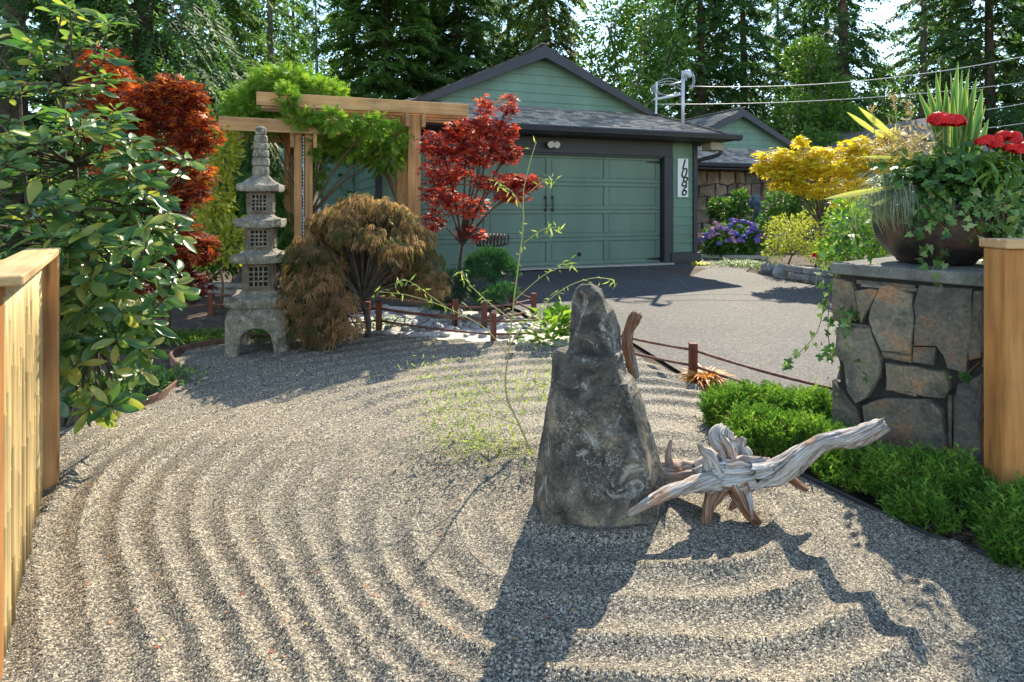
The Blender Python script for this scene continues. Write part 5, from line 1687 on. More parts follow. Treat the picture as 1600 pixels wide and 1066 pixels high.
# ---------------------------------------------------------------- maples
plant('japanese_maple', 'orange and dark red maple behind the big leafed rhododendron', 'tree', ground(262, 6.4),
      [C(165, 120, 6.7, 46, 52, .35, 462), C(205, 175, 6.6, 54, 45, .4, 572), C(262, 165, 6.5, 67, 54, .45, 880), C(305, 205, 6.4, 42, 39, .35, 462), C(290, 150, 6.5, 36, 32, .3, 286), C(215, 250, 6.5, 73, 58, .4, 770), C(285, 285, 6.4, 54, 52, .35, 572), C(255, 350, 6.3, 58, 46, .35, 572), C(305, 385, 6.2, 41, 36, .3, 352), C(230, 430, 6.2, 61, 52, .35, 528), C(290, 445, 6.1, 41, 32, .3, 286), C(150, 200, 6.8, 48, 78, .4, 462)],
      T_MAPLE, .080, ORANGEMAPLE, 'layer', TWIG, .03, .2, pull=.3, cvar=.6)
plant('japanese_maple', 'small red maple in front of the garage door', 'tree', ground(702, 7.9),
      [C(757, 175, 7.7, 17, 32, .16, 115), C(795, 165, 7.7, 17, 21, .15, 84), C(730, 205, 7.6, 42, 24, .3, 274), C(780, 205, 7.6, 33, 24, .25, 210), C(690, 225, 7.6, 44, 24, .3, 295), C(755, 240, 7.5, 50, 24, .32, 337), C(700, 265, 7.6, 50, 24, .3, 316), C(795, 240, 7.5, 24, 16, .2, 115), C(690, 300, 7.6, 42, 27, .28, 231), C(775, 285, 7.4, 53, 18, .28, 252), C(825, 285, 7.3, 31, 13, .2, 137), C(730, 325, 7.6, 47, 18, .25, 189), C(800, 305, 7.3, 33, 12, .2, 115), C(680, 345, 7.6, 24, 21, .2, 94), C(735, 365, 7.5, 29, 13, .18, 73)],
      T_MAPLE, .078, REDMAPLE, 'layer', BARK, .028, .25, pull=.3, cvar=.6)
lacec = []
for k in range(58):
    th = random.uniform(0, 2 * math.pi); ph = random.random() ** .75 * 1.5
    x = math.sin(ph) * math.cos(th); y = math.sin(ph) * math.sin(th); z = math.cos(ph)
    c = ground(572, 6.15) + Vector((x * .66, y * .6, .42 + z * .98))
    lacec.append((tuple(c), (.22, .22, .15), 78))
for (px, py) in ((470, 400), (480, 440), (455, 465), (495, 480), (500, 520), (540, 505), (470, 505), (510, 430), (530, 470), (480, 385)):
    lacec.append((tuple(at(px, py, 5.75)), (.19, .19, .15), 85))
plant('lace_leaf_maple', 'domed weeping lace leaf maple with rusty leaves right of the stone lantern', 'tree', ground(575, 6.2), lacec, T_LACE, .105, LACEMAPLE, 'droop', BARK, .035, .1, pull=.25, cvar=.55)
plant('yellow_maple', 'golden yellow maple behind the planter on the right', 'tree', gpt(1292, 430) + Vector((.1, .6, 0)),
      [C(1208, 245, 10.6, 39, 17, .4, 260), C(1250, 222, 10.6, 13, 13, .2, 55), C(1245, 258, 10.5, 46, 22, .45, 372), C(1300, 262, 10.4, 52, 26, .5, 465), C(1355, 250, 10.4, 49, 26, .5, 434), C(1395, 245, 10.3, 38, 33, .4, 279), C(1235, 290, 10.5, 37, 15, .4, 217), C(1280, 298, 10.4, 39, 15, .4, 235), C(1340, 292, 10.4, 49, 22, .45, 310), C(1225, 272, 10.5, 39, 15, .35, 186), C(1335, 226, 10.4, 26, 14, .3, 136), C(1292, 238, 10.5, 26, 13, .3, 124), C(1385, 212, 10.3, 28, 15, .3, 136), C(1190, 262, 10.6, 17, 9, .25, 68), C(1375, 300, 10.3, 28, 17, .3, 136), C(1322, 318, 10.4, 26, 11, .3, 99), C(1262, 240, 10.5, 13, 17, .2, 55)],
      T_MAPLE, .10, YELMAPLE, 'layer', BARK, .03, .2, pull=.5, cvar=.6)

# ---------------------------------------------------------------- shrubs of the right bed
plant('variegated_shrub', 'rounded pale yellow variegated shrub above the edging stones', 'shrub', gpt(1245, 425) + Vector((0, .5, 0)),
      [C(1225, 365, 10.9, 34, 32, .4, 900), C(1265, 370, 10.8, 40, 36, .4, 1000), C(1210, 390, 10.8, 20, 20, .3, 300), C(1290, 395, 10.6, 34, 24, .35, 500), C(1275, 340, 11.0, 26, 16, .3, 300)], T_SMALL, .055, CHART, 'ball', TWIG, .02, .45)
plant('green_shrub', 'dark green round shrub under the yellow maple', 'shrub', gpt(1235, 415) + Vector((0, 2.0, 0)), [C(1222, 315, 12.8, 28, 28, .45, 900), C(1255, 318, 12.8, 30, 26, .45, 900), C(1205, 345, 12.9, 20, 20, .4, 500)], T_SMALL, .085, GREEN, 'ball', TWIG, .02, .5)
plant('golden_shrub', 'yellow green leafy shrub behind the pillar under the planter', 'shrub', ground(1345, 8.6),
      [C(1330, 345, 8.6, 40, 40, .4, 700), C(1370, 370, 8.5, 42, 36, .4, 700), C(1310, 395, 8.4, 34, 26, .35, 420), C(1355, 410, 8.4, 45, 28, .35, 500), C(1400, 360, 8.6, 30, 50, .4, 420)], T_LEAF, .085, LIME, 'ball', TWIG, .02, .35)
plant('leafy_shrub', 'light green feathery shrub against the stone house wall', 'shrub', gpt(1140, 397) + Vector((0, 1.2, 0)), [C(1130, 325, 14.8, 26, 16, .4, 420), C(1158, 318, 14.8, 16, 22, .35, 380), C(1145, 350, 14.8, 34, 20, .4, 420)], T_LEAF, .14, BIGLEAF, 'ball', TWIG, .02, .3)
BLUEN = leafmat('needle_blue', [(.04, .07, .10, 1), (.08, .12, .17, 1), (.16, .22, .28, 1)], trans=.15)
plant('blue_conifer', 'narrow blue grey weeping conifer behind the hydrangea', 'shrub', gpt(1185, 398) + Vector((0, .7, 0)), [C(1180, 312, 14.2, 9, 14, .14, 260), C(1186, 340, 14.2, 10, 18, .16, 300), C(1190, 368, 14.2, 11, 18, .18, 300)], T_SPRAY, .12, BLUEN, 'droop', TWIG, .02, .3)
# hydrangea with its flower heads
hy = plant('hydrangea', 'round hydrangea with blue, violet and pink flower heads by the garage corner', 'shrub', gpt(1140, 397) + Vector((0, .45, 0)), [C(1142, 372, 13.6, 46, 24, .55, 1300), C(1120, 385, 13.5, 28, 12, .4, 350), C(1170, 384, 13.5, 28, 13, .4, 350)], T_LEAF, .12, GREEN, 'ball', TWIG, .02, .55)
FLOW = [leafmat('petal_' + k, c_, .6, .25, .2, 1.0) for k, c_ in (('blue', [(.10, .10, .42, 1), (.20, .20, .58, 1)]), ('violet', [(.20, .09, .42, 1), (.34, .20, .60, 1)]), ('pink', [(.42, .16, .36, 1), (.60, .36, .55, 1)]))]
def flower_head(parent, c, r, mat, n=60, name='flower_head'):
    p = rvec(n); p[:, 2] = np.abs(p[:, 2]) * 1.0 - .35 * (p[:, 2] < 0) * np.abs(p[:, 2])
    pos = np.array(c)[None] + p * r * np.array([1, 1, .75])
    t = nrm(np.cross(p, rvec(n)))
    return cloud(name, (np.array([(-.5, -.5, 0), (.5, -.5, 0), (.5, .5, 0), (-.5, .5, 0)]), np.array([(0, 1, 2), (0, 2, 3)])), pos, t, p, r * .55 * RNG.uniform(.8, 1.2, n), mat, parent)
for k in range(62):
    th = random.uniform(math.pi * 1.0, math.pi * 2.0); ph = math.acos(random.uniform(-.15, 1))
    x, y, z = math.sin(ph) * math.cos(th), math.sin(ph) * math.sin(th), math.cos(ph)
    c = Vector(at(1142, 378, 13.6)) + Vector((x * .78, y * .6, z * .47))
    mt = FLOW[2] if (x < -.2 and random.random() < .6) else random.choice(FLOW[:2])
    flower_head(hy, c, random.uniform(.06, .085), mt, 40)
# grass patch, tufts
def tuft(name, label, cat, base, n, L, spread, w, mat, bend=.9, kind=None, up=1.0):
    P = np.array(base)[None] + np.stack([RNG.normal(size=n) * spread[0], RNG.normal(size=n) * spread[1], np.zeros(n)], 1)
    P[:, 2] = [gz(0, y) for y in P[:, 1]]
    D = np.stack([RNG.normal(size=n) * .5, RNG.normal(size=n) * .5, np.full(n, up)], 1)
    h = D.copy(); h[:, 2] = .0
    o = cloud(name, T_blade(4, w, bend), P, D, -h - np.array([0, 0, .01]) + rvec(n) * .1, L * RNG.uniform(.5, 1.2, n), mat)
    tag(o, label, cat, kind=kind)
    return o
LAWN = leafmat('grass_blade', [(.05, .12, .015, 1), (.11, .21, .03, 1), (.20, .30, .05, 1)], trans=.35)
tuft('grass_clump', 'low bright green grassy clump beside the pale boulder', 'grass', gpt(1180, 418) + Vector((0, .5, 0)), 900, .16, (.3, .3), .05, LAWN)
tuft('grass_strip', 'bright green grass strip behind the stone lantern legs', 'grass', gpt(335, 528), 1700, .14, (.38, .13), .04, LAWN)
tuft('grass_clump', 'green grass seen through the lantern legs', 'grass', gpt(440, 522), 900, .14, (.28, .15), .04, LAWN)
ORN = leafmat('orange_tuft', [(.45, .16, .03, 1), (.62, .27, .05, 1), (.72, .42, .12, 1)], trans=.3)
tuft('orange_tuft', 'orange feathery tuft behind the driveway fence post', 'plant', gpt(1102, 598), 260, .2, (.035, .03), .05, ORN)
YELT = leafmat('yellow_tuft', [(.55, .50, .05, 1), (.75, .70, .12, 1)], trans=.3)
tuft('yellow_tuft', 'small yellow flower tuft at the garage corner', 'plant', gpt(1094, 411), 120, .16, (.07, .05), .08, YELT, 1.4, up=.5)
GREYT = leafmat('creeping_herb', [(.05, .12, .02, 1), (.12, .22, .04, 1), (.22, .32, .08, 1)], trans=.3)
for (px, py, n, lab) in ((250, 600, 420, 'low herb patch inside the curved steel edging'), (190, 615, 500, 'green herbs under the rhododendron inside the steel edging'), (520, 528, 300, 'small leafy plants at the foot of the lace maple'), (600, 512, 160, 'fresh green leaf rosette beside the fence post under the lace maple')):
    b = gpt(px, py)
    p = np.array(b)[None] + np.stack([RNG.normal(size=n) * .16, RNG.normal(size=n) * .13, RNG.random(n) * .09], 1)
    d = rvec(n); d[:, 2] = np.abs(d[:, 2]) * .8
    hr = empty('herb_patch', b, lab, 'plant')
    cloud('foliage', T_LEAF, p, d, rvec(n) * .5 + np.array([0, 0, 1]), RNG.uniform(.03, .07, n), GREYT, hr, kind='stuff')

# dwarf conifers behind the low fence
DWARF = leafmat('dwarf_needle', [(.02, .07, .03, 1), (.05, .14, .05, 1), (.10, .22, .07, 1)], rough=.55, trans=.2)
def mound(name, label, cat, base, balls, tmpl, size, mat, dens=2600, group=None, upf=.5):
    root = empty(name, base, label, cat, group)
    P, D = [], []
    for c, r in balls:
        n = int(dens * r[0] * r[2] * 12)
        v = rvec(n); v[:, 2] = np.where(v[:, 2] < -.25, -v[:, 2], v[:, 2])
        bump = np.array([1 + .30 * noise.noise(Vector(x) * 2.6 + Vector((c[0] * 7, 0, 0))) for x in v])
        P.append(np.array(c)[None] + v * np.array(r)[None] * (RNG.uniform(.82, 1.0, n) * bump)[:, None]); D.append(v)
    P, D = np.concatenate(P), np.concatenate(D)
    n = len(P)
    P[:, 2] = np.maximum(P[:, 2], gzn(P[:, 1]) + .01)
    d = nrm(D + rvec(n) * .45 + np.array([0, 0, upf]))
    tone = np.array([noise.noise(Vector(p) * 9.0) * .9 + noise.noise(Vector(p) * 30.0) * .5 for p in P]) * .5 + .5
    tone = np.clip(tone * .75 + RNG.random(n) * .35 - .05, 0.02, 1)
    tone[RNG.random(n) < .03] = 0.0
    lift = np.array([noise.noise(Vector(p) * 14.0) for p in P])
    P = P + D * (lift * size * .55)[:, None]
    cloud('foliage', tmpl, P, d, rvec(n), size * RNG.uniform(.55, 1.45, n), mat, root, tone)
    m = MB()
    for c, r in balls:
        m = MB(); m.tube([Vector(base), Vector(base).lerp(Vector(c), .6), Vector(c)], [.02, .015, .01], 6)
        m.build('stem', BARK, root)
    return root
def Bl(px, py, d, rx, rz, ry): 
    return (tuple(at(px, py, d)), (rx / F * d, ry, rz / F * d))
mound('dwarf_conifer', 'bright green cushion shaped dwarf conifer in front of the garage door', 'shrub', gpt(768, 480), [Bl(765, 415, 7.6, 36, 22, .26), Bl(748, 438, 7.4, 27, 19, .2), Bl(790, 428, 7.6, 18, 20, .2)], T_SPRAY, .055, DWARF, 3200)
mound('dwarf_conifer', 'low dark green dwarf conifer beside the low fence corner post', 'shrub', gpt(785, 492), [Bl(785, 462, 7.2, 24, 16, .2), Bl(765, 470, 7.1, 20, 14, .2)], T_SPRAY, .055, DWARF, 3000)
mound('dwarf_conifer', 'blue green prostrate conifer between lace maple and cushion conifer', 'shrub', gpt(705, 488), [Bl(703, 440, 7.5, 22, 14, .2), Bl(725, 465, 7.4, 20, 16, .2), Bl(700, 468, 7.3, 18, 14, .2)], T_SPRAY, .06, leafmat('dwarf_blue', [(.025, .06, .045, 1), (.06, .12, .085, 1), (.11, .18, .12, 1)], trans=.15), 2800)
tuft('strap_plant', 'green strap leaved plant at the foot of the red maple', 'plant', ground(690, 7.7), 60, .42, (.06, .05), .05, LAWN, 1.1)

# hosta at the stream end
ho = gpt(862, 538)
n = 240
p = np.array(ho)[None] + np.stack([RNG.normal(size=n) * .13, RNG.normal(size=n) * .12, RNG.random(n) * .30 + .02], 1)
p[:, 0] += .25 * (p[:, 2] - ho.z); 
d = nrm(p - np.array([ho.x, ho.y, ho.z - .05])[None]); d[:, 2] *= .5
hr = empty('leafy_clump', ho, 'yellow green broad leaved clump left of the basalt stone', 'plant')
cloud('foliage', T_leaf(.62, .05, .25), p, d, np.array([0, 0, 1.0]) + rvec(n) * .3, RNG.uniform(.07, .13, n), LIME, hr, kind='stuff')

# junipers along the gravel on the right
JUN = leafmat('juniper', [(.10, .06, .03, 1), (.05, .13, .018, 1), (.11, .22, .03, 1), (.21, .34, .055, 1), (.34, .44, .10, 1)], rough=.6, trans=.35)
def jballs(l):
    out = []
    for px, py, rx, ry, rz in l:
        b = gpt(px, py); out.append(((b.x, b.y, b.z + rz * .15), (rx, ry, rz)))
    return out
def T_sprig(n=6, w=.045):
    V, T = [(0, w, 0), (0, -w, 0), (1, 0, 0)], [(0, 1, 2)]
    for i in range(n):
        x = .12 + .76 * i / n; a_ = i * 2.4
        l = .24 * (1 - .4 * i / n)
        b = len(V)
        V += [(x, .02, 0), (x + .11, -.02, 0), (x + .2, l * math.cos(a_), l * math.sin(a_))]
        T += [(b, b + 1, b + 2)]
    return np.array(V), np.array(T)
T_SPRIG = T_sprig()
mound('juniper', 'bright green low juniper between the driveway fence and the driftwood', 'shrub', gpt(1210, 690), jballs([(1150, 668, .17, .17, 0.160), (1205, 668, .17, .16, 0.143), (1262, 672, .18, .16, 0.160), (1185, 702, .15, .14, 0.134), (1245, 715, .18, .14, 0.143), (1290, 722, .14, .14, 0.126)]), T_SPRIG, .105, JUN, 3900, 'low junipers', 1.5)
mound('juniper', 'green low juniper at the foot of the stone pillar', 'shrub', gpt(1420, 800), jballs([(1320, 752, .13, .12, 0.109), (1372, 765, .16, .13, 0.134), (1425, 785, .16, .14, 0.143), (1475, 790, .15, .13, 0.143), (1440, 822, .10, .08, 0.084), (1510, 790, .1, .1, 0.101)]), T_SPRIG, .10, JUN, 3900, 'low junipers', 1.5)
mound('juniper', 'green low juniper at the right edge below the bamboo fence', 'shrub', gpt(1590, 860), jballs([(1575, 850, .11, .12, 0.126), (1620, 850, .14, .14, 0.151), (1590, 885, .10, .07, 0.084), (1650, 890, .14, .1, 0.126)]), T_SPRIG, .095, JUN, 3900, 'low junipers', 1.5)
# bark litter between the junipers
n = 500
b = gpt(1510, 850)
px_ = RNG.uniform(1440, 1600, n); t_ = RNG.random(n)
pts = np.array([tuple(gpt(x, 800 + (x - 1440) * .42 + tt * 30)) for x, tt in zip(px_, t_)])
pts[:, 2] += .005
dv = rvec(n); dv[:, 2] *= .2
LIT = leafmat('bark_litter', [(.05, .03, .02, 1), (.14, .09, .06, 1), (.34, .27, .2, 1)], trans=0)
tag(cloud('bark_litter', (np.array([(0, -.06, 0), (1, -.04, .05), (1, .05, .03), (0, .06, .04)]), np.array([(0, 1, 2), (0, 2, 3)])), pts, dv, rvec(n) * .4 + np.array([0, 0, 1]), RNG.uniform(.02, .08, n), LIT), 'brown bark litter between the junipers', 'litter', kind='stuff')

# wispy plant in front of the basalt stone
WISP = leafmat('wispy_leaf', [(.16, .24, .05, 1), (.28, .36, .08, 1), (.42, .48, .16, 1)], trans=.4)
WSTEM = paint('wispy_stem', (.34, .33, .12, 1), .6)
wb = gpt(838, 716)
wr = empty('wispy_shrub', wb, 'wispy thin stemmed shrub with tiny leaves left of the basalt stone', 'shrub')
D0 = wb.y
paths = [([(838, 716), (812, 665), (790, 610), (796, 540), (803, 470), (812, 400), (818, 350), (818, 300), (828, 255), (838, 222)], .006),
         ([(796, 540), (830, 495), (880, 452), (925, 435), (958, 437)], .004), ([(803, 470), (850, 430), (885, 415), (890, 408)], .003),
         ([(796, 560), (760, 515), (700, 482), (640, 462), (590, 456)], .004), ([(700, 482), (672, 462), (640, 440), (620, 440)], .003), ([(800, 500), (760, 470), (730, 440), (722, 425)], .003),
         ([(818, 380), (850, 358), (870, 356)], .003), ([(818, 330), (800, 300), (775, 285)], .003), ([(828, 300), (850, 282), (862, 281)], .0025),
         ([(812, 665), (770, 650), (720, 640), (670, 640)], .004), ([(820, 690), (770, 690), (720, 680), (690, 672)], .004), ([(800, 630), (840, 600), (862, 590)], .003), ([(830, 705), (790, 712), (750, 706)], .003), ([(800, 640), (760, 610), (725, 600), (660, 575)], .003)]
m = MB(); LP, LD_, = [], []
for k, (pl, r) in enumerate(paths):
    dep = D0 + (0 if k == 0 else random.uniform(-.25, .25))
    P3 = []
    for i, (x, y) in enumerate(pl):
        dd_ = D0 + (dep - D0) * (i / (len(pl) - 1))
        P3.append(at(x, y, dd_))
    if k == 0: P3[0] = wb - Vector((0, 0, .02))
    sm = smooth_path(P3, 5)
    m.tube(sm, list(np.linspace(r, r * .4, len(sm))), 5)
    low = k >= 9
    nl = 250 if low else 22
    for _ in range(nl):
        q = sm[random.randrange(len(sm) // 4 if low else len(sm) // 3, len(sm))]
        sp = .10 if low else .015
        LP.append(tuple(q + Vector((random.gauss(0, sp), random.gauss(0, sp), random.gauss(0, sp * .7)))))
        dv = rvec(1)[0]; dv[2] -= .35; LD_.append(dv)
m.build('stem', WSTEM, wr, smooth=True)
LP = np.array(LP); LP[:, 2] = np.maximum(LP[:, 2], gzn(LP[:, 1]) + .03)
cloud('foliage', T_NARROW, LP, np.array(LD_), rvec(len(LP)) + np.array([0, 0, .7]), RNG.uniform(.028, .06, len(LP)), WISP, wr)

# ---------------------------------------------------------------- rhododendron with its big leaves
RH = leafmat('rhododendron_leaf', [(.025, .075, .025, 1), (.045, .115, .032, 1), (.085, .165, .04, 1), (.15, .22, .06, 1), (.34, .32, .07, 1)], rough=.3, trans=.38, spec=.5, tcol=2.2, objrand=True)
RHS = leafmat('rhododendron_leaf_inner', [(.025, .075, .025, 1), (.045, .115, .032, 1), (.085, .165, .04, 1), (.15, .22, .06, 1), (.34, .32, .07, 1)], rough=.3, trans=.38, spec=.5, tcol=2.2)
def big_leaf(w, droop, fold):
    V, T = [], []
    N = 7
    for i in range(N + 1):
        t = i / N
        ww = w * math.sin(math.pi * min(max(t * .96 + .03, 0), 1)) ** .75 * (0.75 + .5 * t)
        if i == 0: ww = .015
        if i == N: ww = .004
        z = -droop * t * t
        V += [(t, ww, z + fold * ww), (t, 0, z), (t, -ww, z + fold * ww)]
    for i in range(N):
        b = 3 * i
        T += [(b, b + 1, b + 4), (b, b + 4, b + 3), (b + 1, b + 2, b + 5), (b + 1, b + 5, b + 4)]
    return np.array(V), np.array(T)
RT = [big_leaf(.17, .12, .35), big_leaf(.19, .25, .2), big_leaf(.15, .05, .5), big_leaf(.14, .38, .6), big_leaf(.21, .16, .12), big_leaf(.16, -.06, .7)]
for V_, T_ in RT:          # curl and twist, no two kinds alike
    tw_ = random.uniform(-.6, .6)
    c_, s_ = np.cos(tw_ * V_[:, 0]), np.sin(tw_ * V_[:, 0])
    y_, z_ = V_[:, 1].copy(), V_[:, 2].copy()
    V_[:, 1] = y_ * c_ - z_ * s_; V_[:, 2] = y_ * s_ + z_ * c_ + .02 * np.sin(V_[:, 0] * 9 + tw_ * 5) * np.sign(y_)
rb = ground(120, 4.05)
rho = empty('rhododendron', rb, 'big leafed green rhododendron spilling over the left bamboo fence', 'shrub')
EL = [((90, 320), 3.75, (.62, .45, .62), 95), ((175, 390), 3.65, (.40, .35, .45), 40), ((150, 545), 3.5, (.32, .25, .35), 34), ((60, 200), 3.95, (.55, .45, .36), 36), ((120, 80), 4.0, (.22, .3, .36), 16), ((20, 100), 4.1, (.3, .3, .3), 9), ((240, 285), 3.95, (.30, .28, .24), 11), ((20, 430), 3.9, (.4, .3, .4), 26), ((260, 420), 3.85, (.14, .2, .2), 4), ((110, 470), 3.45, (.27, .2, .32), 20)]
wh = []
for (p_, d_, r_, k_) in EL:
    c = np.array(at(p_[0], p_[1], d_))
    pts = ell(k_, c, r_, .6)
    for q in pts:
        wh.append((q, nrm((q - (c * .6 + np.array(rb) * .4))[None])[0]))
leaves = []
bm_ = MB()
hubs = [at(px, py, d_) for px, py, d_ in ((95, 470, 4.0), (60, 360, 4.05), (140, 380, 3.95), (190, 420, 3.85), (60, 240, 4.1), (120, 260, 4.05), (230, 330, 4.0), (100, 130, 4.15), (30, 130, 4.2), (150, 530, 3.75), (10, 420, 4.1))]
for h in hubs:
    m_ = Vector(rb).lerp(h, .5) + Vector((random.uniform(-.12, .12), random.uniform(-.05, .1), -.06))
    bm_.tube(smooth_path([Vector(rb) + Vector((random.uniform(-.06, .06), random.uniform(-.06, .06), -.05)), m_, h], 5), list(np.linspace(.022, .009, 11)), 6)
for q, ax in wh:
    if q[2] < gz(0, q[1]) + .12: q[2] = gz(0, q[1]) + .15
    ax = ax + np.array([0, -.15, .45]); ax /= np.linalg.norm(ax)
    qv = Vector(q)
    hub = hubs[int(np.argmin([(h - qv).length + .6 * max(0, h.z - qv.z) for h in hubs]))]
    bm_.tube(smooth_path([hub, hub.lerp(qv, .55) + Vector((random.uniform(-.04, .04), random.uniform(-.04, .04), -.03)), qv - Vector(ax) * .05, qv], 3), list(np.linspace(.008, .004, 10)), 5)
    k = random.randint(6, 9); a0 = random.random() * 6
    s1 = np.cross(ax, [.3, .8, .5]); s1 /= np.linalg.norm(s1); s2 = np.cross(ax, s1)
    for j in range(k):
        a = a0 + j * 2.4
        rad_ = s1 * math.cos(a) + s2 * math.sin(a)
        d = rad_ + ax * random.uniform(-.15, .75); d[2] -= .12
        d /= np.linalg.norm(d)
        u = ax + rad_ * -.2 + np.array([0, -.25, 0]) + rvec(1)[0] * .5
        leaves.append((q + d * .01 - ax * random.random() * .05, d, u, random.uniform(.075, .175)))
bm_.build('branches', BARK, rho, smooth=True)
# those that show largest are single leaves, the rest one mass
def vis(L):
    p = L[0]; px = p[0] / p[1] * F + 800
    return (L[3] / p[1]) * (1 if -20 < px < 420 else .2) * (1.25 - .25 * (p[1] - 3.2))
leaves.sort(key=vis, reverse=True)
rmesh = []
for V, T in RT:
    me = fast_mesh('leaf', V, T); me.polygons.foreach_set('use_smooth', np.ones(len(T), bool)); me.materials.append(RH); rmesh.append(me)
for i, (p, d, u, s) in enumerate(leaves[:300]):
    X_ = Vector(d); Z_ = Vector(u); Z_ = (Z_ - X_ * X_.dot(Z_)).normalized(); Y_ = Z_.cross(X_)
    o = link('leaf', rmesh[i % 6], p, rho)
    M_ = Matrix((X_, Y_, Z_)).transposed()
    o.rotation_euler = M_.to_euler(); o.scale = (s, s, s)
rest = leaves[300:]
o = cloud('foliage', RT[0], np.array([l[0] for l in rest]), np.array([l[1] for l in rest]), np.array([l[2] for l in rest]), np.array([l[3] for l in rest]), RHS, rho, kind='stuff')
o.data.polygons.foreach_set('use_smooth', np.ones(len(o.data.polygons), bool))

# ---------------------------------------------------------------- plants in the bowl
IVY = leafmat('ivy_leaf', [(.03, .09, .025, 1), (.06, .15, .035, 1), (.12, .23, .05, 1), (.30, .36, .16, 1)], rough=.4, trans=.25, objrand=True)
IVYS = leafmat('ivy_leaf_mass', [(.03, .09, .025, 1), (.06, .15, .035, 1), (.12, .23, .05, 1), (.30, .36, .16, 1)], rough=.4, trans=.25)
ivm = fast_mesh('ivy_leaf', *T_IVY); ivm.materials.append(IVY)
iv = empty('ivy', POTC + Vector((0, 0, .33)), 'trailing green ivy hanging over the planter bowl and the pillar', 'ivy')
IL = []
vine_paths = []
def ivy_vine(pts, n, spread=.03):
    sm = smooth_path([Vector(p) for p in pts], 6)
    vine_paths.append(sm)
    for _ in range(n):
        q = random.choice(sm)
        IL.append((q + Vector((random.gauss(0, spread), random.gauss(0, spread) - .012, random.gauss(0, spread))), random.uniform(.030, .056)))
RIMZ = POTC.z + .36
for k in range(74):       # round the rim and down the bowl, most on the right-hand side
    a = math.radians(random.choice([random.uniform(-150, -70), random.uniform(-80, 20), random.uniform(-70, 10), random.uniform(-65, 0)]))
    rr = .36
    p0 = POTC + Vector((math.cos(a) * .3, math.sin(a) * .3, .36)); p1 = POTC + Vector((math.cos(a) * rr, math.sin(a) * rr, .37))
    drop = random.uniform(.06, .17) if a < math.radians(-88) else random.uniform(.12, .40)
    p2 = POTC + Vector((math.cos(a) * (rr + .03), math.sin(a) * (rr + .03), .37 - drop * .6)); p3 = POTC + Vector((math.cos(a + .1) * (rr + .01), math.sin(a + .1) * (rr + .01), .37 - drop))
    ivy_vine([p0, p1, p2, p3], 12 + int(40 * drop), .035)
ivy_vine([at(1478, 392, 3.40), at(1468, 405, 3.36), at(1458, 420, 3.34), at(1462, 440, 3.33), at(1470, 450, 3.33)], 16, .02)
ivy_vine([at(1450, 380, 3.42), at(1445, 400, 3.40), at(1430, 405, 3.40)], 10, .018)
ivy_vine([at(1330, 340, 3.75), at(1318, 370, 3.85), at(1305, 420, 3.85), at(1296, 470, 3.84), at(1294, 520, 3.83), at(1300, 570, 3.82)], 90, .035)
ivy_vine([at(1305, 430, 3.86), at(1290, 470, 3.9), at(1276, 520, 3.92), at(1245, 555, 3.95), at(1225, 570, 3.97)], 26, .018)
ivy_vine([at(1340, 335, 3.7), at(1335, 360, 3.72), at(1340, 385, 3.74)], 30, .04)
ivy_vine([at(1312, 480, 3.74), at(1325, 500, 3.70), at(1332, 530, 3.66), at(1345, 560, 3.63), at(1350, 590, 3.62)], 38, .03)
ivy_vine([at(1320, 490, 3.70), at(1340, 485, 3.66), at(1352, 490, 3.63)], 12, .018)
ivy_vine([at(1500, 595, 3.23), at(1515, 580, 3.20), at(1530, 565, 3.19), at(1538, 548, 3.18)], 12, .014)
ivy_vine([at(1455, 605, 3.36), at(1470, 600, 3.33), at(1480, 590, 3.30)], 8, .014)
m = MB()
for sm in vine_paths: m.tube(sm, .0028, 4)
m.build('stem', TWIG, iv)
IL.sort(key=lambda l: -l[1])
fwd = np.array([0, -1.0, .25])
for p, s in IL[:290]:
    d = rvec(1)[0] * np.array([1, .35, .8]); d[2] -= .45; d /= np.linalg.norm(d)
    u = Vector(tuple(fwd + rvec(1)[0] * .5)); X_ = Vector(d); Z_ = (u - X_ * X_.dot(u)).normalized(); Y_ = Z_.cross(X_)
    o = link('leaf', ivm, p, iv); o.rotation_euler = Matrix((X_, Y_, Z_)).transposed().to_euler(); o.scale = (s, s, s)
rest = IL[290:]
if rest:
    n = len(rest); d = rvec(n); d[:, 2] -= .4
    cloud('foliage', T_IVY, np.array([tuple(l[0]) for l in rest]), d, fwd[None] + rvec(n) * .5, np.array([l[1] for l in rest]), IVYS, iv, kind='stuff')

# spiky sword leaves
def swordmat():
    m, n, l, out = newmat('sword_leaf')
    a = n.new('ShaderNodeAttribute'); a.attribute_name = 'rnd'
    r = ramp(n, [(.04, .13, .02, 1), (.08, .21, .03, 1), (.10, .24, .04, 1), (.42, .46, .10, 1)])
    e = r.color_ramp.elements; e[1].position = .5; e[2].position = .72; e[3].position = .9
    l.new(a.outputs['Fac'], r.inputs['Fac'])
    p = n.new('ShaderNodeBsdfPrincipled'); p.inputs['Roughness'].default_value = .4
    l.new(r.outputs['Color'], p.inputs['Base Color'])
    t = n.new('ShaderNodeBsdfTranslucent'); l.new(r.outputs['Color'], t.inputs['Color'])
    mx = n.new('ShaderNodeMixShader'); mx.inputs['Fac'].default_value = .4
    l.new(p.outputs[0], mx.inputs[1]); l.new(t.outputs[0], mx.inputs[2]); l.new(mx.outputs[0], out.inputs['Surface'])
    return m
SWORD = swordmat()
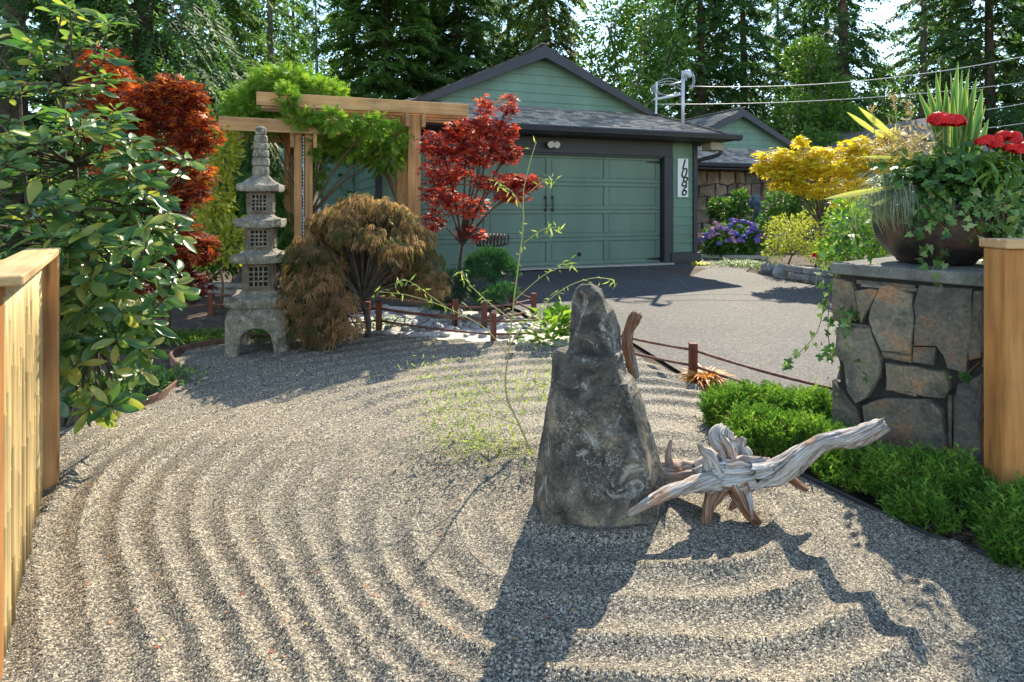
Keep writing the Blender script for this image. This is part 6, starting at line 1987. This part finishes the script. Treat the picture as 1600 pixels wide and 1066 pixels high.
def sword(parent, base, tip, w, mat, bow=.03, name='blade'):
    base, tip = Vector(base), Vector(tip)
    ax = tip - base; L = ax.length; t_ = ax.normalized()
    nv = Vector((random.uniform(-.5, .5), -1, random.uniform(-.1, .3))); nv = (nv - t_ * nv.dot(t_)).normalized()
    side = t_.cross(nv)
    vs, rn, fs = [], [], []
    N = 8
    for i in range(N + 1):
        t = i / N
        ww = w * (.55 + .9 * t if t < .5 else 1.0 * (1 - ((t - .5) / .5) ** 1.8)) + .0008
        c = base.lerp(tip, t) + Vector((0, 0, 1)) * 0 + nv * (-bow * math.sin(t * math.pi) * L) 
        for u_, a_ in ((-1, 1), (-.6, .6), (0, 0), (.6, .6), (1, 1)):
            vs.append(c + side * u_ * ww + nv * (abs(u_) * ww * .35)); rn.append(a_)
    for i in range(N):
        for k in range(4):
            b = i * 5 + k; fs.append((b, b + 1, b + 6, b + 5))
    o = base
    me = fast_mesh(name, np.array([tuple(v - o) for v in vs]), np.array(fs), np.array(rn, dtype=float))
    me.polygons.foreach_set('use_smooth', np.ones(len(fs), bool)); me.materials.append(mat)
    return link(name, me, o, parent)
yb = at(1490, 268, 3.68)
yu = empty('sword_leaf_plant', yb, 'spiky green sword leaved plant with yellow margins in the planter', 'plant')
for (tx, ty, d_) in ((1497, 96, 3.68), (1462, 112, 3.66), (1485, 112, 3.72), (1513, 118, 3.70), (1526, 122, 3.62), (1535, 138, 3.66), (1478, 128, 3.6), (1448, 130, 3.7), (1508, 135, 3.58), (1540, 165, 3.64), (1455, 150, 3.62), (1520, 160, 3.58), (1470, 105, 3.75), (1503, 108, 3.76), (1433, 140, 3.74), (1532, 190, 3.56), (1490, 150, 3.56), (1452, 175, 3.58), (1545, 185, 3.7), (1515, 105, 3.8)):
    b = yb + Vector((random.uniform(-.05, .05), random.uniform(-.04, .04), 0)) + Vector(((tx - 1490) / F * 1.2, 0, 0))
    sword(yu, b, at(tx, ty, d_), random.uniform(.016, .027), SWORD, random.uniform(-.02, .05))
YSTR = leafmat('strap_yellow', [(.40, .38, .10, 1), (.55, .52, .16, 1), (.30, .34, .08, 1)], trans=.35)
ys_ = empty('strap_leaf_plant', at(1400, 235, 3.6), 'long yellow strap leaves pointing left out of the planter', 'plant')
for b, t_, w in ((at(1402, 218, 3.6), at(1341, 167, 3.5), .018), (at(1380, 215, 3.62), at(1323, 175, 3.6), .014), (at(1398, 292, 3.5), at(1287, 311, 3.4), .017), (at(1400, 305, 3.5), at(1362, 322, 3.4), .010), (at(1410, 246, 3.6), at(1345, 245, 3.5), .010)):
    sword(ys_, b, t_, w, YSTR, random.uniform(-.02, .04))
# blue grey fescue falling to the left
FES = leafmat('fescue', [(.08, .12, .08, 1), (.18, .22, .15, 1), (.34, .36, .24, 1)], trans=.3)
n = 430
b0 = np.array(at(1400, 296, 3.55))
P = b0[None] + RNG.normal(size=(n, 3)) * np.array([.05, .05, .035])
D = np.stack([-.85 + RNG.normal(size=n) * .5, -.25 + RNG.normal(size=n) * .45, .55 + RNG.normal(size=n) * .35], 1)
hdir = D.copy(); hdir[:, 2] = 0
tag(cloud('fescue_grass', T_blade(6, .007, 1.75), P, D, -hdir * -1.0 * 0 + np.array([0, 0, 1.0]) + rvec(n) * .1, RNG.uniform(.13, .26, n), FES), 'blue grey fescue grass falling over the left rim of the planter', 'grass')
# geraniums
GLEAF = leafmat('geranium_leaf', [(.03, .08, .02, 1), (.06, .14, .03, 1), (.10, .2, .04, 1)], trans=.25)
REDP = leafmat('geranium_petal', [(.45, .003, .004, 1), (.65, .006, .006, 1), (.75, .02, .02, 1)], .5, .25, .3, 1.0)
for (cx_, cy_, dd_, rr_, lab) in ((1481, 190, 3.5, .085, 'large red geranium head in front of the sword leaves'), (1545, 220, 3.45, .06, 'red geranium at the right of the planter, left of the pair'), (1578, 216, 3.5, .062, 'red geranium second from the right edge in the planter'), (1594, 232, 3.4, .06, 'red geranium at the right edge of the photo')):
    c = at(cx_, cy_, dd_)
    ge = empty('geranium', POTC + Vector((.05, 0, .33)), lab, 'flower', 'red geraniums in the planter')
    for k in range(4):
        flower_head(ge, c + Vector((random.uniform(-.045, .045), random.uniform(-.02, .02), random.uniform(-.03, .02))), rr_ * .66, REDP, 110)
    m = MB(); b = at(cx_ - 5, 285, 3.65); m.tube([b, b.lerp(c, .6) + Vector((.01, 0, 0)), c], [.006, .005, .005], 5); m.build('stem', WSTEM, ge)
n = 900
P = np.array(at(1490, 276, 3.56))[None] + RNG.normal(size=(n, 3)) * np.array([.18, .09, .075])
d = rvec(n); d[:, 2] *= .5
tag(cloud('geranium_leaves', T_lobes([-120, -60, 0, 60, 120], [.8, .95, 1, .95, .8], .34, .15), P, d, fwd[None] * .8 + rvec(n) * .6 + np.array([0, 0, .5]), RNG.uniform(.03, .05, n), GLEAF), 'dark green rounded geranium leaves in the middle of the planter', 'plant')
n = 80
P = np.array(at(1545, 268, 3.42))[None] + RNG.normal(size=(n, 3)) * np.array([.06, .05, .03])
D = rvec(n); D[:, 2] = np.abs(D[:, 2]) * .5 + .15; D[:, 1] -= .3
tag(cloud('lily_leaves', T_blade(5, .11, .9), P, D, np.array([0, 0, 1.0]) + rvec(n) * .25, RNG.uniform(.10, .18, n), LAWN), 'bright green pointed leaves below the right geraniums', 'plant')
# dry pale filler and seed heads
DRY = leafmat('dry_stalk', [(.30, .20, .10, 1), (.48, .36, .2, 1), (.62, .52, .34, 1)], trans=.25)
n = 420
P = np.array(at(1418, 228, 3.6))[None] + RNG.normal(size=(n, 3)) * np.array([.09, .07, .055])
tag(cloud('dry_foliage', T_NARROW, P, rvec(n) + np.array([0, 0, .3]), rvec(n), RNG.uniform(.03, .07, n), DRY), 'tan dried stalks and leaves in the middle left of the planter', 'plant')
for (px, py, lab) in ((1396, 150, 'tall tan seed head above the fescue in the planter'), (1361, 168, 'small tan seed head left of the tall one in the planter'), (1420, 162, 'tan seed head right of the tall one in the planter')):
    a, b = at(px + 8, 260, 3.6), at(px, py, 3.6)
    m = MB(); m.tube([a, a.lerp(b, .5) + Vector((.01, 0, 0)), b], [.003, .003, .002], 5)
    root = empty('seed_head', a, lab, 'grass', 'seed heads in the planter')
    m.build('stalk', WSTEM, root)
    n = 60; P = np.array([tuple(b.lerp(a, random.random() * .22)) for _ in range(n)]) + RNG.normal(size=(n, 3)) * .008
    cloud('seeds', T_NARROW, P, rvec(n) * .6 + np.array([0, 0, .8]), rvec(n), RNG.uniform(.015, .035, n), DRY, root)
# single red flower behind the pillar, fallen leaves
m_ = empty('red_flower', gpt(1275, 445), 'small red flower above the edging blocks', 'flower')
flower_head(m_, at(1278, 401, 9.9), .09, REDP, 50)
mm = MB(); mm.tube([gpt(1275, 445), at(1278, 404, 9.9)], .008, 5); mm.build('stem', WSTEM, m_)
FALL = leafmat('fallen_leaf', [(.35, .06, .03, 1), (.40, .14, .04, 1), (.45, .30, .10, 1)], trans=.2)
n = 130
fx, fy = RNG.uniform(60, 900, n), RNG.uniform(620, 1060, n)
P = np.array([tuple(gpt(a, b)) for a, b in zip(fx, fy)]); P = P[inpoly(P[:, 0], P[:, 1], GP)]
P[:, 2] = gravel_h(P[:, 0], P[:, 1]) + .006
n = len(P); dv = rvec(n); dv[:, 2] *= .15
tag(cloud('fallen_leaves', T_MAPLE, P, dv, np.array([0, 0, 1.0]) + rvec(n) * .25, RNG.uniform(.006, .016, n), FALL), 'tiny red fallen maple leaves scattered over the raked gravel', 'leaf litter', kind='stuff')
dl = gpt(178, 662); n = 5
tag(cloud('dry_leaf', T_LEAF, np.array(dl)[None] + RNG.normal(size=(n, 3)) * .012 + np.array([0, 0, .03]), rvec(n) * np.array([1, 1, .3]), rvec(n) + np.array([0, 0, 1]), np.full(n, .06), FALL), 'curled brown leaf on the gravel before the steel edging', 'leaf')
